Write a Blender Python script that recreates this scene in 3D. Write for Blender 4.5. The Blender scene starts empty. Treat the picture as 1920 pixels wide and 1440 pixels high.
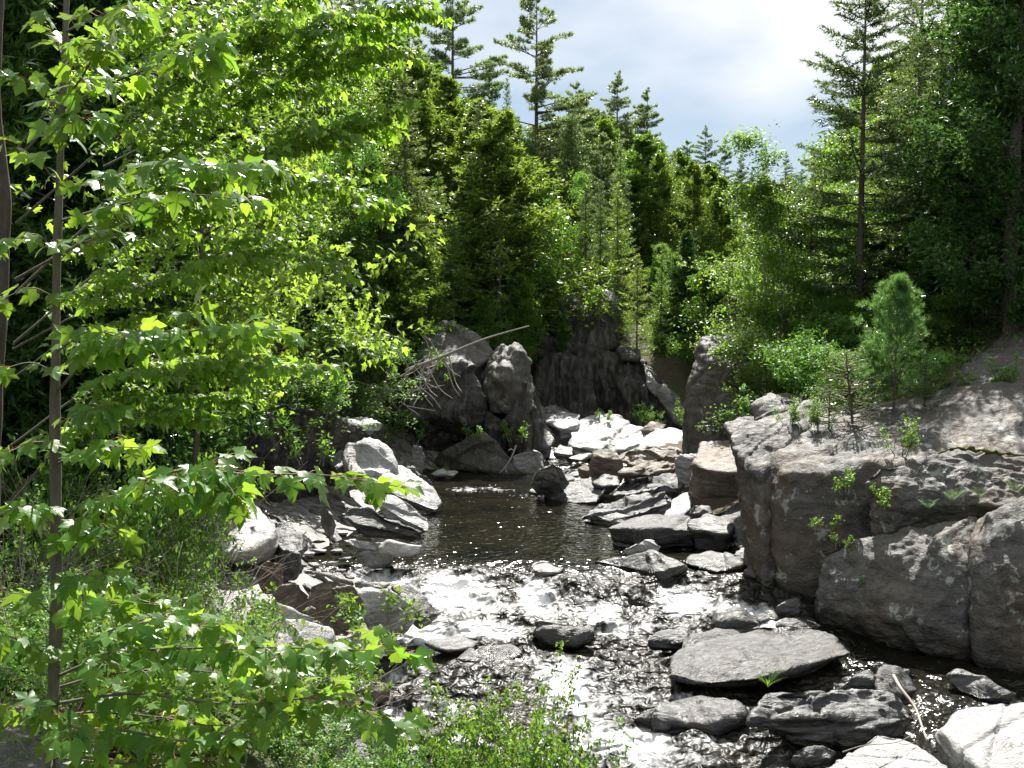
import bpy, bmesh, math, random
import numpy as np
from mathutils import Vector, Matrix

# ------------------------------------------------------------------ camera, sky, sun, exposure
SC = bpy.context.scene
COL = SC.collection
F_PX, CX, CY = 1968.0, 960.0, 720.0          # lens in photograph pixels
CAM_Z, PITCH = 6.0, math.atan(160.0 / 1968.0)
cam_d = bpy.data.cameras.new('camera'); cam = bpy.data.objects.new('camera', cam_d); COL.objects.link(cam)
cam.location = (0, 0, CAM_Z); cam.rotation_euler = (math.pi / 2 - PITCH, 0, 0)
cam_d.sensor_width = 36.0; cam_d.lens = 36.0 * F_PX / 1920.0; cam_d.clip_start = 0.05; cam_d.clip_end = 3000
SC.camera = cam

SUN_EL, SUN_AZ = math.radians(52), math.radians(7)      # azimuth clockwise from +Y
world = bpy.data.worlds.new('World'); SC.world = world; world.use_nodes = True
wt = world.node_tree; wt.nodes.clear()
def wn(t, **k):
    n = wt.nodes.new(t)
    for a, b in k.items(): setattr(n, a, b)
    return n
w_out = wn('ShaderNodeOutputWorld'); w_bg = wn('ShaderNodeBackground'); w_bg.inputs['Strength'].default_value = 0.06
w_sky = wn('ShaderNodeTexSky', sky_type='NISHITA', sun_disc=False)
w_sky.sun_elevation = SUN_EL; w_sky.sun_rotation = SUN_AZ; w_sky.air_density = 1.0; w_sky.dust_density = 0.3; w_sky.altitude = 300
w_tc = wn('ShaderNodeTexCoord'); w_map = wn('ShaderNodeMapping'); w_map.inputs['Scale'].default_value = (1.0, 1.0, 2.2)
w_map.inputs['Location'].default_value = (0.35, 0.1, 0.62)
w_nz = wn('ShaderNodeTexNoise'); w_nz.inputs['Scale'].default_value = 3.0; w_nz.inputs['Detail'].default_value = 5; w_nz.inputs['Roughness'].default_value = 0.48
w_rmp = wn('ShaderNodeValToRGB'); w_rmp.color_ramp.elements[0].position = 0.40; w_rmp.color_ramp.elements[1].position = 0.64; w_rmp.color_ramp.elements[0].color = (0.0, 0.0, 0.0, 1)
w_mix = wn('ShaderNodeMixRGB'); w_mix.inputs['Color2'].default_value = (7.0, 7.15, 7.4, 1)
wl = wt.links.new
wl(w_tc.outputs['Generated'], w_map.inputs['Vector']); wl(w_map.outputs['Vector'], w_nz.inputs['Vector'])
w_sep = wn('ShaderNodeSeparateXYZ'); wl(w_tc.outputs['Generated'], w_sep.inputs[0])       # clear band low down, broken cloud overhead
w_el = wn('ShaderNodeMapRange'); w_el.inputs[1].default_value = 0.08; w_el.inputs[2].default_value = 0.34; w_el.inputs[3].default_value = -0.12; w_el.inputs[4].default_value = 0.13; wl(w_sep.outputs[2], w_el.inputs[0])
w_add = wn('ShaderNodeMath', operation='ADD'); wl(w_nz.outputs['Fac'], w_add.inputs[0]); wl(w_el.outputs[0], w_add.inputs[1])
wl(w_add.outputs[0], w_rmp.inputs['Fac']); wl(w_rmp.outputs['Color'], w_mix.inputs['Fac'])
w_veil = wn('ShaderNodeMixRGB'); w_veil.inputs['Fac'].default_value = 0.7; w_veil.inputs['Color2'].default_value = (3.3, 3.85, 4.5, 1)       # thin blue-grey cloud veil
wl(w_sky.outputs['Color'], w_veil.inputs['Color1']); wl(w_veil.outputs['Color'], w_mix.inputs['Color1']); wl(w_mix.outputs['Color'], w_bg.inputs['Color']); wl(w_bg.outputs['Background'], w_out.inputs['Surface'])

sun_d = bpy.data.lights.new('sun', 'SUN'); sun = bpy.data.objects.new('sun', sun_d); COL.objects.link(sun)
sun_d.energy = 5.0; sun_d.angle = math.radians(0.55); sun_d.color = (1.0, 0.96, 0.89)
SUN_V = Vector((math.sin(SUN_AZ) * math.cos(SUN_EL), math.cos(SUN_AZ) * math.cos(SUN_EL), math.sin(SUN_EL)))
sun.rotation_euler = SUN_V.to_track_quat('Z', 'Y').to_euler(); sun.location = SUN_V * 80
SC.view_settings.view_transform = 'Standard'; SC.view_settings.look = 'None'; SC.view_settings.gamma = 1.0
SC.view_settings.use_curve_mapping = False; SC.view_settings.exposure = 1.35
SC.render.engine = 'CYCLES'
cy = SC.cycles
cy.max_bounces = 9; cy.diffuse_bounces = 5; cy.glossy_bounces = 3; cy.transmission_bounces = 4; cy.transparent_max_bounces = 6
cy.caustics_reflective = False; cy.caustics_refractive = False; cy.sample_clamp_indirect = 4.0; cy.use_denoising = True

# ------------------------------------------------------------------ helpers
rng = np.random.default_rng(7)
random.seed(7)
_sp, _cp = math.sin(PITCH), math.cos(PITCH)
def ray(px, py):
    a, b = (px - CX) / F_PX, (CY - py) / F_PX
    return np.array([a, _cp + b * _sp, -_sp + b * _cp])
def onz(px, py, z):            # the point of the place at height z seen at that pixel of the photograph
    d = ray(px, py); t = (z - CAM_Z) / d[2]
    return np.array([0, 0, CAM_Z]) + d * t
def ony(px, py, y):            # the point at distance y
    d = ray(px, py)
    return np.array([0, 0, CAM_Z]) + d * (y / d[1])

def _h(ix, iy, iz, s):
    M = np.uint32
    h = (ix.astype(np.int64) * 374761393 + iy.astype(np.int64) * 668265263 + iz.astype(np.int64) * 1440670441 + s * 974634777) & 0xFFFFFFFF
    h = ((h ^ (h >> 13)) * 1274126177) & 0xFFFFFFFF
    h = ((h ^ (h >> 15)) * 2246822519) & 0xFFFFFFFF
    return ((h ^ (h >> 16)) & 0xFFFFFFFF) / 4294967295.0
def vnoise(p, s=0):
    p = np.asarray(p, float); i = np.floor(p); f = p - i; f = f * f * f * (f * (f * 6 - 15) + 10); i = i.astype(np.int64)
    x, y, z = i[:, 0], i[:, 1], i[:, 2]; fx, fy, fz = f[:, 0], f[:, 1], f[:, 2]
    def L(a, b, t): return a + (b - a) * t
    c = [[[_h(x + a, y + b, z + d, s) for d in (0, 1)] for b in (0, 1)] for a in (0, 1)]
    return L(L(L(c[0][0][0], c[1][0][0], fx), L(c[0][1][0], c[1][1][0], fx), fy),
             L(L(c[0][0][1], c[1][0][1], fx), L(c[0][1][1], c[1][1][1], fx), fy), fz) * 2 - 1
def fbm(p, octv=4, s=0, g=0.5):
    p = np.asarray(p, float); o = np.zeros(len(p)); a = 1.0
    for k in range(octv):
        o += a * vnoise(p * (2.0 ** k) + k * 17.3, s + k * 31); a *= g
    return o

def mesh_of(name, V, F, mat=None, smooth=True, attrs=None):
    V = np.asarray(V, np.float32); F = np.asarray(F, np.int32)
    me = bpy.data.meshes.new(name)
    me.vertices.add(len(V)); me.vertices.foreach_set('co', V.ravel())
    n, k = F.shape
    me.loops.add(n * k); me.loops.foreach_set('vertex_index', F.ravel())
    me.polygons.add(n); me.polygons.foreach_set('loop_start', np.arange(0, n * k, k, dtype=np.int32))
    me.polygons.foreach_set('use_smooth', np.full(n, smooth, bool))
    for an, av in (attrs or {}).items():
        at = me.attributes.new(an, 'FLOAT', 'POINT'); at.data.foreach_set('value', np.asarray(av, np.float32))
    me.update(calc_edges=True)
    if mat is not None: me.materials.append(mat)
    return me
def link(name, me, parent=None, loc=None, label=None, cat=None, group=None, kind=None):
    o = bpy.data.objects.new(name, me); COL.objects.link(o)
    if parent is not None: o.parent = parent
    if loc is not None: o.location = loc
    if label: o['label'] = label
    if cat: o['category'] = cat
    if group: o['group'] = group
    if kind: o['kind'] = kind
    return o
def cat_parts(parts):          # join (V, F) pieces that form one part
    Vs, Fs, n = [], [], 0
    for V, F in parts:
        if len(V) == 0: continue
        Vs.append(V); Fs.append(np.asarray(F) + n); n += len(V)
    if not Vs: return np.zeros((0, 3)), np.zeros((0, 3), int)
    return np.vstack(Vs), np.vstack(Fs)
def tube(P, R, ns=5):
    P = np.asarray(P, float); R = np.broadcast_to(np.asarray(R, float), (len(P),)); n = len(P)
    T = np.gradient(P, axis=0); T /= np.linalg.norm(T, axis=1)[:, None] + 1e-9
    up = np.array([0.31, 0.17, 0.93]) if abs(T[0, 2]) < 0.8 else np.array([1.0, 0.13, 0.07])
    A = np.cross(T, up); A /= np.linalg.norm(A, axis=1)[:, None] + 1e-9; B = np.cross(T, A)
    an = np.linspace(0, 2 * np.pi, ns, endpoint=False)
    V = (P[:, None] + R[:, None, None] * (A[:, None] * np.cos(an)[None, :, None] + B[:, None] * np.sin(an)[None, :, None])).reshape(-1, 3)
    F = []
    for i in range(n - 1):
        for j in range(ns):
            a, b = i * ns + j, i * ns + (j + 1) % ns
            F.append((a, b, b + ns)); F.append((a, b + ns, a + ns))
    V = np.vstack([V, P[-1:]]); e = len(V) - 1
    for j in range(ns): F.append(((n - 1) * ns + j, (n - 1) * ns + (j + 1) % ns, e))
    return V, np.array(F)
def spline(P, n):              # Catmull-Rom through the points
    P = np.asarray(P, float)
    if len(P) == 2: return P[0] + (P[1] - P[0]) * np.linspace(0, 1, n)[:, None]
    Q = np.vstack([2 * P[0] - P[1], P, 2 * P[-1] - P[-2]]); t = np.linspace(0, len(P) - 1 - 1e-6, n); i = t.astype(int); f = (t - i)[:, None]
    a, b, c, d = Q[i], Q[i + 1], Q[i + 2], Q[i + 3]
    return 0.5 * ((2 * b) + (c - a) * f + (2 * a - 5 * b + 4 * c - d) * f ** 2 + (3 * b - a - 3 * c + d) * f ** 3)
def frames(D, N):              # columns side, along, normal
    D = D / (np.linalg.norm(D, axis=1)[:, None] + 1e-9)
    S = np.cross(D, N); S /= np.linalg.norm(S, axis=1)[:, None] + 1e-9
    return np.stack([S, D, np.cross(S, D)], axis=2)
def scatter(TV, TF, pos, M, size):
    TV = np.asarray(TV, float); TF = np.asarray(TF, int); n, k = len(pos), len(TV)
    V = np.einsum('nij,kj->nki', M, TV) * np.asarray(size).reshape(-1, 1, 1) + np.asarray(pos)[:, None]
    F = (TF[None] + (np.arange(n) * k)[:, None, None]).reshape(-1, TF.shape[1])
    return V.reshape(-1, 3), F
def rdir(n, r=None):
    r = r or rng
    v = r.normal(size=(n, 3)); return v / np.linalg.norm(v, axis=1)[:, None]

# ------------------------------------------------------------------ materials
class NT:
    def __init__(s, name):
        s.m = bpy.data.materials.new(name); s.m.use_nodes = True; s.t = s.m.node_tree; s.t.nodes.clear()
        s.out = s.n('ShaderNodeOutputMaterial')
    def n(s, t, **k):
        x = s.t.nodes.new(t)
        for a, b in k.items():
            if a.startswith('i_'):
                key = a[2:]; key = int(key) if key.isdigit() else key
                x.inputs[key].default_value = b
            else: setattr(x, a, b)
        return x
    def l(s, a, b): s.t.links.new(a, b)
    def noise(s, vec, scale, detail=4, rough=0.55, dist=0.0):
        x = s.n('ShaderNodeTexNoise', i_Scale=scale, i_Detail=detail, i_Roughness=rough, i_Distortion=dist)
        if vec is not None: s.l(vec, x.inputs['Vector'])
        return x.outputs['Fac']
    def ramp(s, fac, *stops):
        x = s.n('ShaderNodeValToRGB'); r = x.color_ramp
        while len(r.elements) < len(stops): r.elements.new(0.5)
        for e, (p, c) in zip(r.elements, stops):
            e.position = p; e.color = (c, c, c, 1) if not isinstance(c, tuple) else (*c, 1)
        s.l(fac, x.inputs['Fac']); return x.outputs['Color']
    def mix(s, fac, a, b, mode='MIX'):
        x = s.n('ShaderNodeMixRGB', blend_type=mode)
        for v, k in ((fac, 'Fac'), (a, 'Color1'), (b, 'Color2')):
            if isinstance(v, (int, float)): x.inputs[k].default_value = v
            elif isinstance(v, tuple): x.inputs[k].default_value = (*v, 1)
            else: s.l(v, x.inputs[k])
        return x.outputs['Color']
    def map(s, vec, scale=(1, 1, 1), rot=(0, 0, 0), loc=(0, 0, 0)):
        x = s.n('ShaderNodeMapping', i_Scale=scale, i_Rotation=rot, i_Location=loc); s.l(vec, x.inputs['Vector']); return x.outputs['Vector']
    def bump(s, h, strength, dist, prev=None):
        x = s.n('ShaderNodeBump', i_Strength=strength, i_Distance=dist); s.l(h, x.inputs['Height'])
        if prev is not None: s.l(prev, x.inputs['Normal'])
        return x.outputs['Normal']

def rock_mat(name, dark, mid, pale, streak=(1.2, 5, 9), rough=0.5, stain=None, stain_amt=0.0, lichen=0.0, bump=0.5, vein=0.0, spec=0.5, srot=(0.15, 0.2, 0.3), turn=0.5, crack=0.8):
    N = NT(name); g = N.n('ShaderNodeNewGeometry').outputs['Position']; oi = N.n('ShaderNodeObjectInfo')
    sh = N.n('ShaderNodeVectorMath', operation='SCALE', i_Scale=40.0); cmb = N.n('ShaderNodeCombineXYZ')
    N.l(oi.outputs['Random'], cmb.inputs[0]); N.l(oi.outputs['Random'], cmb.inputs[2]); N.l(cmb.outputs[0], sh.inputs[0])
    ad = N.n('ShaderNodeVectorMath', operation='ADD'); N.l(g, ad.inputs[0]); N.l(sh.outputs[0], ad.inputs[1]); P = ad.outputs[0]
    wv = N.noise(P, 0.9, 3); wm = N.n('ShaderNodeVectorMath', operation='MULTIPLY_ADD'); N.l(wv, wm.inputs[0]); wm.inputs[1].default_value = (0.8, 0.8, 0.8); N.l(P, wm.inputs[2])
    vr = N.n('ShaderNodeVectorRotate', rotation_type='EULER_XYZ'); ang = N.n('ShaderNodeVectorMath', operation='MULTIPLY_ADD'); N.l(oi.outputs['Color'] if False else cmb.outputs[0], ang.inputs[0])
    ang.inputs[1].default_value = (turn, 0, turn * 2.2); ang.inputs[2].default_value = (-turn * .5, 0, -turn * 1.1); N.l(ang.outputs[0], vr.inputs['Rotation']); N.l(wm.outputs[0], vr.inputs['Vector'])
    SV = N.map(vr.outputs[0], streak, srot); st = N.noise(SV, 1.6, 7, 0.62); sf = N.noise(SV, 7.5, 4, 0.6)
    big = N.noise(P, 0.55, 4, 0.6); fine = N.noise(P, 26, 5, 0.7); mid_n = N.noise(P, 5, 5, 0.65)
    c = N.ramp(st, (0.28, dark), (0.5, mid), (0.74, pale))
    c = N.mix(N.ramp(big, (0.36, 0.0), (0.66, 0.5)), c, mid)
    c = N.mix(0.6, c, N.ramp(sf, (0.32, 0.3), (0.5, 0.9), (0.75, 1.0)), 'MULTIPLY')
    c = N.mix(0.4, c, N.ramp(fine, (0.25, 0.4), (0.55, 0.95), (0.8, 1.0)), 'MULTIPLY')
    if vein:
        vn = N.noise(N.map(wm.outputs[0], (0.7, 3, 7), (0.1, 0.25, 0.3)), 1.1, 3, 0.5)
        c = N.mix(N.ramp(vn, (0.485, 0.0), (0.5, vein), (0.515, 0.0)), c, (0.62, 0.6, 0.57))
    ck = N.noise(N.map(vr.outputs[0], (streak[0] * .5, streak[1] * .5, streak[2] * .6), srot), 2.0, 5, 0.6)
    ckm = N.ramp(ck, (0.470, 0.0), (0.497, 1.0), (0.503, 1.0), (0.53, 0.0)); ckg = N.ramp(N.noise(P, 1.7, 3), (0.45, 0.0), (0.6, crack))
    ckx = N.mix(1.0, ckm, ckg, 'MULTIPLY'); c = N.mix(ckx, c, tuple(x * .35 for x in dark))
    if stain:
        sn = N.noise(N.map(P, (1, 1, 0.6)), 0.75, 5, 0.6, 0.4)
        c = N.mix(N.ramp(sn, (0.46, 0.0), (0.64, stain_amt)), c, stain)
    if lichen:
        ln = N.noise(P, 2.1, 6, 0.72, 0.3)
        c = N.mix(N.ramp(ln, (0.59, 0.0), (0.625, lichen)), c, (0.36, 0.38, 0.34))
    vv = N.mix(1.0, c, N.ramp(oi.outputs['Random'], (0.0, 0.82), (1.0, 1.12)), 'MULTIPLY')
    b = N.n('ShaderNodeBsdfPrincipled', i_Roughness=rough); b.inputs['Specular IOR Level'].default_value = spec
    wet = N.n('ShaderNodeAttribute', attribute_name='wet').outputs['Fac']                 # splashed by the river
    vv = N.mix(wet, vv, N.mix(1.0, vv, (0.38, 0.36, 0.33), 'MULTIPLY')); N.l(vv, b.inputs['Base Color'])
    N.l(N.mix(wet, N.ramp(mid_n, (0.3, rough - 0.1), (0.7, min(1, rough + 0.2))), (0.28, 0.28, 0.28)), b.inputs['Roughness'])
    nn = N.bump(st, bump, 0.10); nn = N.bump(sf, bump * 0.9, 0.03, nn); nn = N.bump(ckx, -bump, 0.04, nn); nn = N.bump(mid_n, bump * 0.9, 0.05, nn); nn = N.bump(fine, bump * 0.4, 0.008, nn)
    N.l(nn, b.inputs['Normal']); N.l(b.outputs[0], N.out.inputs['Surface'])
    return N.m
def leaf_mat(name, top, trans, gloss=0.5, var=0.25, tmix=0.5, rough=0.38):
    N = NT(name); geo = N.n('ShaderNodeNewGeometry'); oi = N.n('ShaderNodeObjectInfo')
    ad = N.n('ShaderNodeMath', operation='ADD'); N.l(geo.outputs['Random Per Island'], ad.inputs[0]); N.l(oi.outputs['Random'], ad.inputs[1])
    fr = N.n('ShaderNodeMath', operation='FRACT'); N.l(ad.outputs[0], fr.inputs[0])
    v = N.ramp(fr.outputs[0], (0.0, 1 - var), (0.6, 1.0), (1.0, 1 + var))
    hue = N.n('ShaderNodeHueSaturation'); mr = N.n('ShaderNodeMapRange', i_3=0.485, i_4=0.515); N.l(oi.outputs['Random'], mr.inputs[0]); N.l(mr.outputs[0], hue.inputs['Hue'])
    c1 = N.mix(1.0, top, v, 'MULTIPLY'); c2 = N.mix(1.0, trans, v, 'MULTIPLY')
    hue2 = N.n('ShaderNodeHueSaturation'); N.l(mr.outputs[0], hue2.inputs['Hue'])
    N.l(c1, hue.inputs['Color']); N.l(c2, hue2.inputs['Color'])
    d = N.n('ShaderNodeBsdfDiffuse'); t = N.n('ShaderNodeBsdfTranslucent'); N.l(hue.outputs[0], d.inputs[0]); N.l(hue2.outputs[0], t.inputs[0])
    m = N.n('ShaderNodeMixShader', i_0=tmix); N.l(d.outputs[0], m.inputs[1]); N.l(t.outputs[0], m.inputs[2])
    gl = N.n('ShaderNodeBsdfGlossy', i_Roughness=rough); fz = N.n('ShaderNodeFresnel', i_IOR=1.42)
    mu = N.n('ShaderNodeMath', operation='MULTIPLY', i_1=gloss * 0.55); N.l(fz.outputs[0], mu.inputs[0])
    m2 = N.n('ShaderNodeMixShader'); N.l(mu.outputs[0], m2.inputs[0]); N.l(m.outputs[0], m2.inputs[1]); N.l(gl.outputs[0], m2.inputs[2])
    N.l(m2.outputs[0], N.out.inputs['Surface']); return N.m
def bark_mat(name, a, b, sc=(14, 14, 3), bump=0.6, rough=0.85):
    N = NT(name); P = N.n('ShaderNodeTexCoord').outputs['Object']
    n1 = N.noise(N.map(P, sc), 2.0, 6, 0.65); n2 = N.noise(P, 2.3, 3)
    c = N.mix(N.ramp(n2, (0.4, 0.0), (0.7, 0.6)), N.ramp(n1, (0.3, a), (0.7, b)), tuple(0.75 * x + 0.04 for x in b))
    s = N.n('ShaderNodeBsdfPrincipled', i_Roughness=rough); N.l(c, s.inputs['Base Color']); N.l(N.bump(n1, bump, 0.02), s.inputs['Normal'])
    N.l(s.outputs[0], N.out.inputs['Surface']); return N.m

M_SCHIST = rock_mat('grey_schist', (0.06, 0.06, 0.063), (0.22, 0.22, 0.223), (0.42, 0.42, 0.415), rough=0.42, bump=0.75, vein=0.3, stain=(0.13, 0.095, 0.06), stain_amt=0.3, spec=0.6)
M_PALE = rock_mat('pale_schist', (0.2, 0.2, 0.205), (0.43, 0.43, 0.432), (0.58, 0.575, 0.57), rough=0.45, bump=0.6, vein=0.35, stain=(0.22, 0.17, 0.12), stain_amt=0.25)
M_WET_SHADE = rock_mat('wet_and_shaded_schist', (0.02, 0.02, 0.022), (0.06, 0.06, 0.062), (0.16, 0.16, 0.158), rough=0.40, bump=0.6, spec=0.6, stain=(0.06, 0.045, 0.025), stain_amt=0.4)  # wet rock; also used as painted shade beside the big white boulder
M_SLATE = rock_mat('dark_slate_schist', (0.035, 0.035, 0.037), (0.115, 0.115, 0.117), (0.28, 0.278, 0.275), streak=(1.0, 6, 10), rough=0.42, bump=0.85, vein=0.2, stain=(0.09, 0.07, 0.05), stain_amt=0.3, spec=0.6, crack=1.0)
M_BROWN = rock_mat('brown_schist', (0.06, 0.048, 0.036), (0.165, 0.13, 0.10), (0.32, 0.275, 0.225), rough=0.46, bump=0.8, stain=(0.17, 0.10, 0.05), stain_amt=0.45)
M_CLIFF = rock_mat('shaded_dark_cliff_rock', (0.008, 0.008, 0.008), (0.032, 0.031, 0.029), (0.20, 0.19, 0.18), streak=(3.2, 3.2, 0.35), srot=(0, 0, 0), turn=0.08, rough=0.5, bump=0.9, stain=(0.06, 0.045, 0.03), stain_amt=0.4)  # streaked dark rock, base lowered further to paint in the cliffs' shade
M_GRANITE = rock_mat('weathered_ledge_rock', (0.045, 0.044, 0.041), (0.105, 0.102, 0.096), (0.21, 0.205, 0.195), streak=(1.4, 2.5, 3.5), rough=0.6, bump=0.9, stain=(0.115, 0.075, 0.042), stain_amt=0.6, lichen=0.75)
M_KNOB = rock_mat('rounded_grey_rock', (0.035, 0.034, 0.031), (0.085, 0.081, 0.075), (0.18, 0.172, 0.16), streak=(2.0, 2.0, 0.9), rough=0.58, bump=0.9, stain=(0.08, 0.062, 0.045), stain_amt=0.5, lichen=0.3)

M_MAPLE = leaf_mat('maple_leaf_green', (0.065, 0.17, 0.03), (0.34, 0.60, 0.04), gloss=0.85, var=0.32, tmix=0.52, rough=0.34)
M_MAPLE2 = leaf_mat('maple_leaf_yellow_green', (0.08, 0.185, 0.028), (0.37, 0.61, 0.045), gloss=0.7, var=0.35, tmix=0.55, rough=0.36)
M_BIRCH = leaf_mat('birch_leaf', (0.08, 0.19, 0.03), (0.30, 0.54, 0.03), gloss=0.8, var=0.3, tmix=0.5)
M_SHRUB = leaf_mat('shrub_leaf', (0.09, 0.20, 0.035), (0.28, 0.48, 0.045), gloss=0.7, var=0.3, tmix=0.45)
M_CEDAR = leaf_mat('cedar_foliage', (0.075, 0.165, 0.03), (0.27, 0.44, 0.035), gloss=0.5, var=0.35, tmix=0.5, rough=0.42)
M_DARKCEDAR = leaf_mat('dark_cedar_foliage', (0.055, 0.13, 0.03), (0.15, 0.28, 0.035), gloss=0.5, var=0.35, tmix=0.4, rough=0.42)
M_PINE = leaf_mat('pine_needles', (0.12, 0.20, 0.08), (0.28, 0.41, 0.12), gloss=0.8, var=0.3, tmix=0.5, rough=0.4)
M_YPINE = leaf_mat('young_pine_needles', (0.08, 0.20, 0.06), (0.22, 0.42, 0.07), gloss=0.5, var=0.25, tmix=0.45, rough=0.4)
M_SPRUCE = leaf_mat('spruce_needles', (0.08, 0.15, 0.045), (0.21, 0.32, 0.06), gloss=0.5, var=0.35, tmix=0.48, rough=0.42)
M_SPRUCE_SHADE = leaf_mat('shaded_spruce_needles', (0.06, 0.11, 0.035), (0.14, 0.22, 0.045), gloss=0.5, var=0.35, tmix=0.45, rough=0.42)  # darker copy of the spruce needles, shade of that bank put into colour
M_FIR = leaf_mat('fir_needles', (0.10, 0.21, 0.04), (0.30, 0.46, 0.05), gloss=0.5, var=0.3, tmix=0.5, rough=0.42)
M_FERN = leaf_mat('fern_frond', (0.08, 0.18, 0.03), (0.25, 0.42, 0.04), gloss=0.4, var=0.2)
M_BARK_D = bark_mat('dark_bark', (0.045, 0.036, 0.028), (0.13, 0.11, 0.09))
M_BARK_O = bark_mat('furrowed_dark_bark', (0.025, 0.02, 0.016), (0.10, 0.085, 0.07), sc=(9, 9, 1.6), bump=1.0)
M_BARK_M = bark_mat('maple_bark', (0.06, 0.052, 0.045), (0.16, 0.145, 0.125), sc=(20, 20, 5), bump=0.35)
M_BARK_B = bark_mat('birch_bark', (0.20, 0.17, 0.14), (0.42, 0.38, 0.33), sc=(6, 6, 22), bump=0.3)
M_DEAD = bark_mat('bleached_dead_wood', (0.22, 0.19, 0.16), (0.46, 0.42, 0.37), sc=(18, 18, 3), bump=0.4)
M_TWIG = bark_mat('grey_twig', (0.14, 0.115, 0.10), (0.30, 0.26, 0.23), bump=0.2)
M_PETIOLE = bark_mat('red_leaf_stalk', (0.26, 0.05, 0.03), (0.38, 0.10, 0.05), bump=0.1, rough=0.5)
# ------------------------------------------------------------------ the lie of the land
DS = np.array([0, 0.7, 2, 4, 7, 12, 20, 40.])
LY = np.array([-15, 5, 10, 16, 21, 27, 33, 38, 44, 52, 62, 80, 120, 200.])
LZ = np.array([[-1, .5, 1.8, 2.6, 3.2, 4, 6, 10], [-1, .5, 1.8, 2.6, 3.2, 4, 6, 10], [-1.2, -.3, .9, 2.0, 2.7, 3.5, 5.5, 10], [-1.1, -.8, -.1, .9, 2.0, 4, 6, 11],
               [-.8, -.4, -.05, .35, 1.5, 4.5, 7, 12], [-.5, -.2, .1, .6, 2.4, 5.3, 8, 13], [-.5, -.2, .2, .9, 3.0, 6.3, 9, 14], [-.3, .0, .7, 2.2, 4.5, 7, 10, 15],
               [.0, .3, 1.0, 3.2, 5.3, 7, 10, 15], [4, 5, 5.6, 5.9, 6.1, 7.5, 11, 16], [7, 7.2, 7.3, 7.5, 8, 9, 12, 17], [10, 10, 10.2, 10.4, 10.8, 11.5, 13, 18],
               [14, 14, 14, 14, 14.2, 15, 16, 20], [22, 22, 22, 22, 22, 22, 23, 25]])
RY = np.array([-15, 5, 14, 18, 21, 25, 30, 34, 38, 46, 60, 80, 120, 200.])
RZ = np.array([[-1, -.5, 0, 1, 3, 6, 9, 14], [-1, -.5, 0, 1, 3, 6, 9, 14], [-1.2, -.8, -.2, 1.0, 3, 6, 9, 14], [-1, -.5, .3, 1.5, 3.6, 7, 10, 16],
               [-.6, -.2, .6, 1.6, 2.4, 3.6, 8, 16], [-.5, -.2, .3, 1.2, 2.5, 3.8, 8.5, 17], [-.5, -.3, -.1, .3, 1.8, 4.6, 9.5, 18], [-.5, -.3, -.1, .2, 1.8, 5.6, 11, 18],
               [-.4, -.1, .2, .7, 2.4, 7, 12, 18], [.0, .3, .8, 1.5, 4, 8, 12, 18], [6, 6.5, 7, 7.5, 8, 9.5, 13, 19], [9, 9.3, 9.6, 10, 10.5, 12, 15, 20],
               [13, 13, 13.2, 13.5, 14, 15, 17, 22], [20, 20, 20, 20, 20, 21, 22, 25]])
EY = np.array([-15, 5, 9, 12, 14, 16, 18, 20, 22, 24, 26, 30, 34, 36, 38, 40, 42, 46, 50, 60, 200.])
EXL = np.array([1, 1, .8, 0, -1.2, -2.4, -2.7, -2.4, -1.9, -3.3, -2.6, -2.1, -2.2, -2.4, -.8, 1.0, 2.2, 3.5, 4, 4, 4.])
RYE = np.array([-15, 5, 12, 14, 16, 18, 20, 22, 24, 27, 30, 33, 36, 38, 40, 46, 50, 60, 200.])
EXR = np.array([12, 12, 12, 11.5, 11, 10.2, 8.6, 6.0, 4.7, 2.8, 1.9, 1.2, 1.2, 3.0, 5.5, 9, 9, 8, 8.])
BY = np.array([-15, 14, 17, 19, 22, 24, 36, 39, 45, 48, 54, 62, 80, 120, 200.])
BZ = np.array([-2.2, -2.0, -1.8, -1.5, -1.2, -.9, -.8, -.2, 0, 3, 5.6, 7, 10, 14, 22.])
def _bil(ys, T, y, d):
    i = np.clip(np.searchsorted(ys, y) - 1, 0, len(ys) - 2); fy = np.clip((y - ys[i]) / (ys[i + 1] - ys[i]), 0, 1)
    j = np.clip(np.searchsorted(DS, d) - 1, 0, len(DS) - 2); fd = np.clip((d - DS[j]) / (DS[j + 1] - DS[j]), 0, 1)
    return (T[i, j] * (1 - fy) + T[i + 1, j] * fy) * (1 - fd) + (T[i, j + 1] * (1 - fy) + T[i + 1, j + 1] * fy) * fd
def ground(x, y):
    x = np.atleast_1d(np.asarray(x, float)); y = np.atleast_1d(np.asarray(y, float))
    xl, xr = np.interp(y, EY, EXL), np.interp(y, RYE, EXR)
    bed = np.interp(y, BY, BZ)
    z = bed.copy(); l = x < xl; r = x > xr
    z[l] = np.maximum(_bil(LY, LZ, y[l], (xl - x)[l]), bed[l]); z[r] = np.maximum(_bil(RY, RZ, y[r], (x - xr)[r]), bed[r])
    p = np.stack([x, y, np.zeros_like(x)], 1); far = np.clip((np.hypot(x, y) - 10) / 60, 0, 1)
    return z + fbm(p * 0.9, 4, 5) * 0.10 + fbm(p * 0.18, 2, 9) * (0.1 + 0.9 * far)
def gz(x, y): return float(ground([x], [y])[0])

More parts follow.
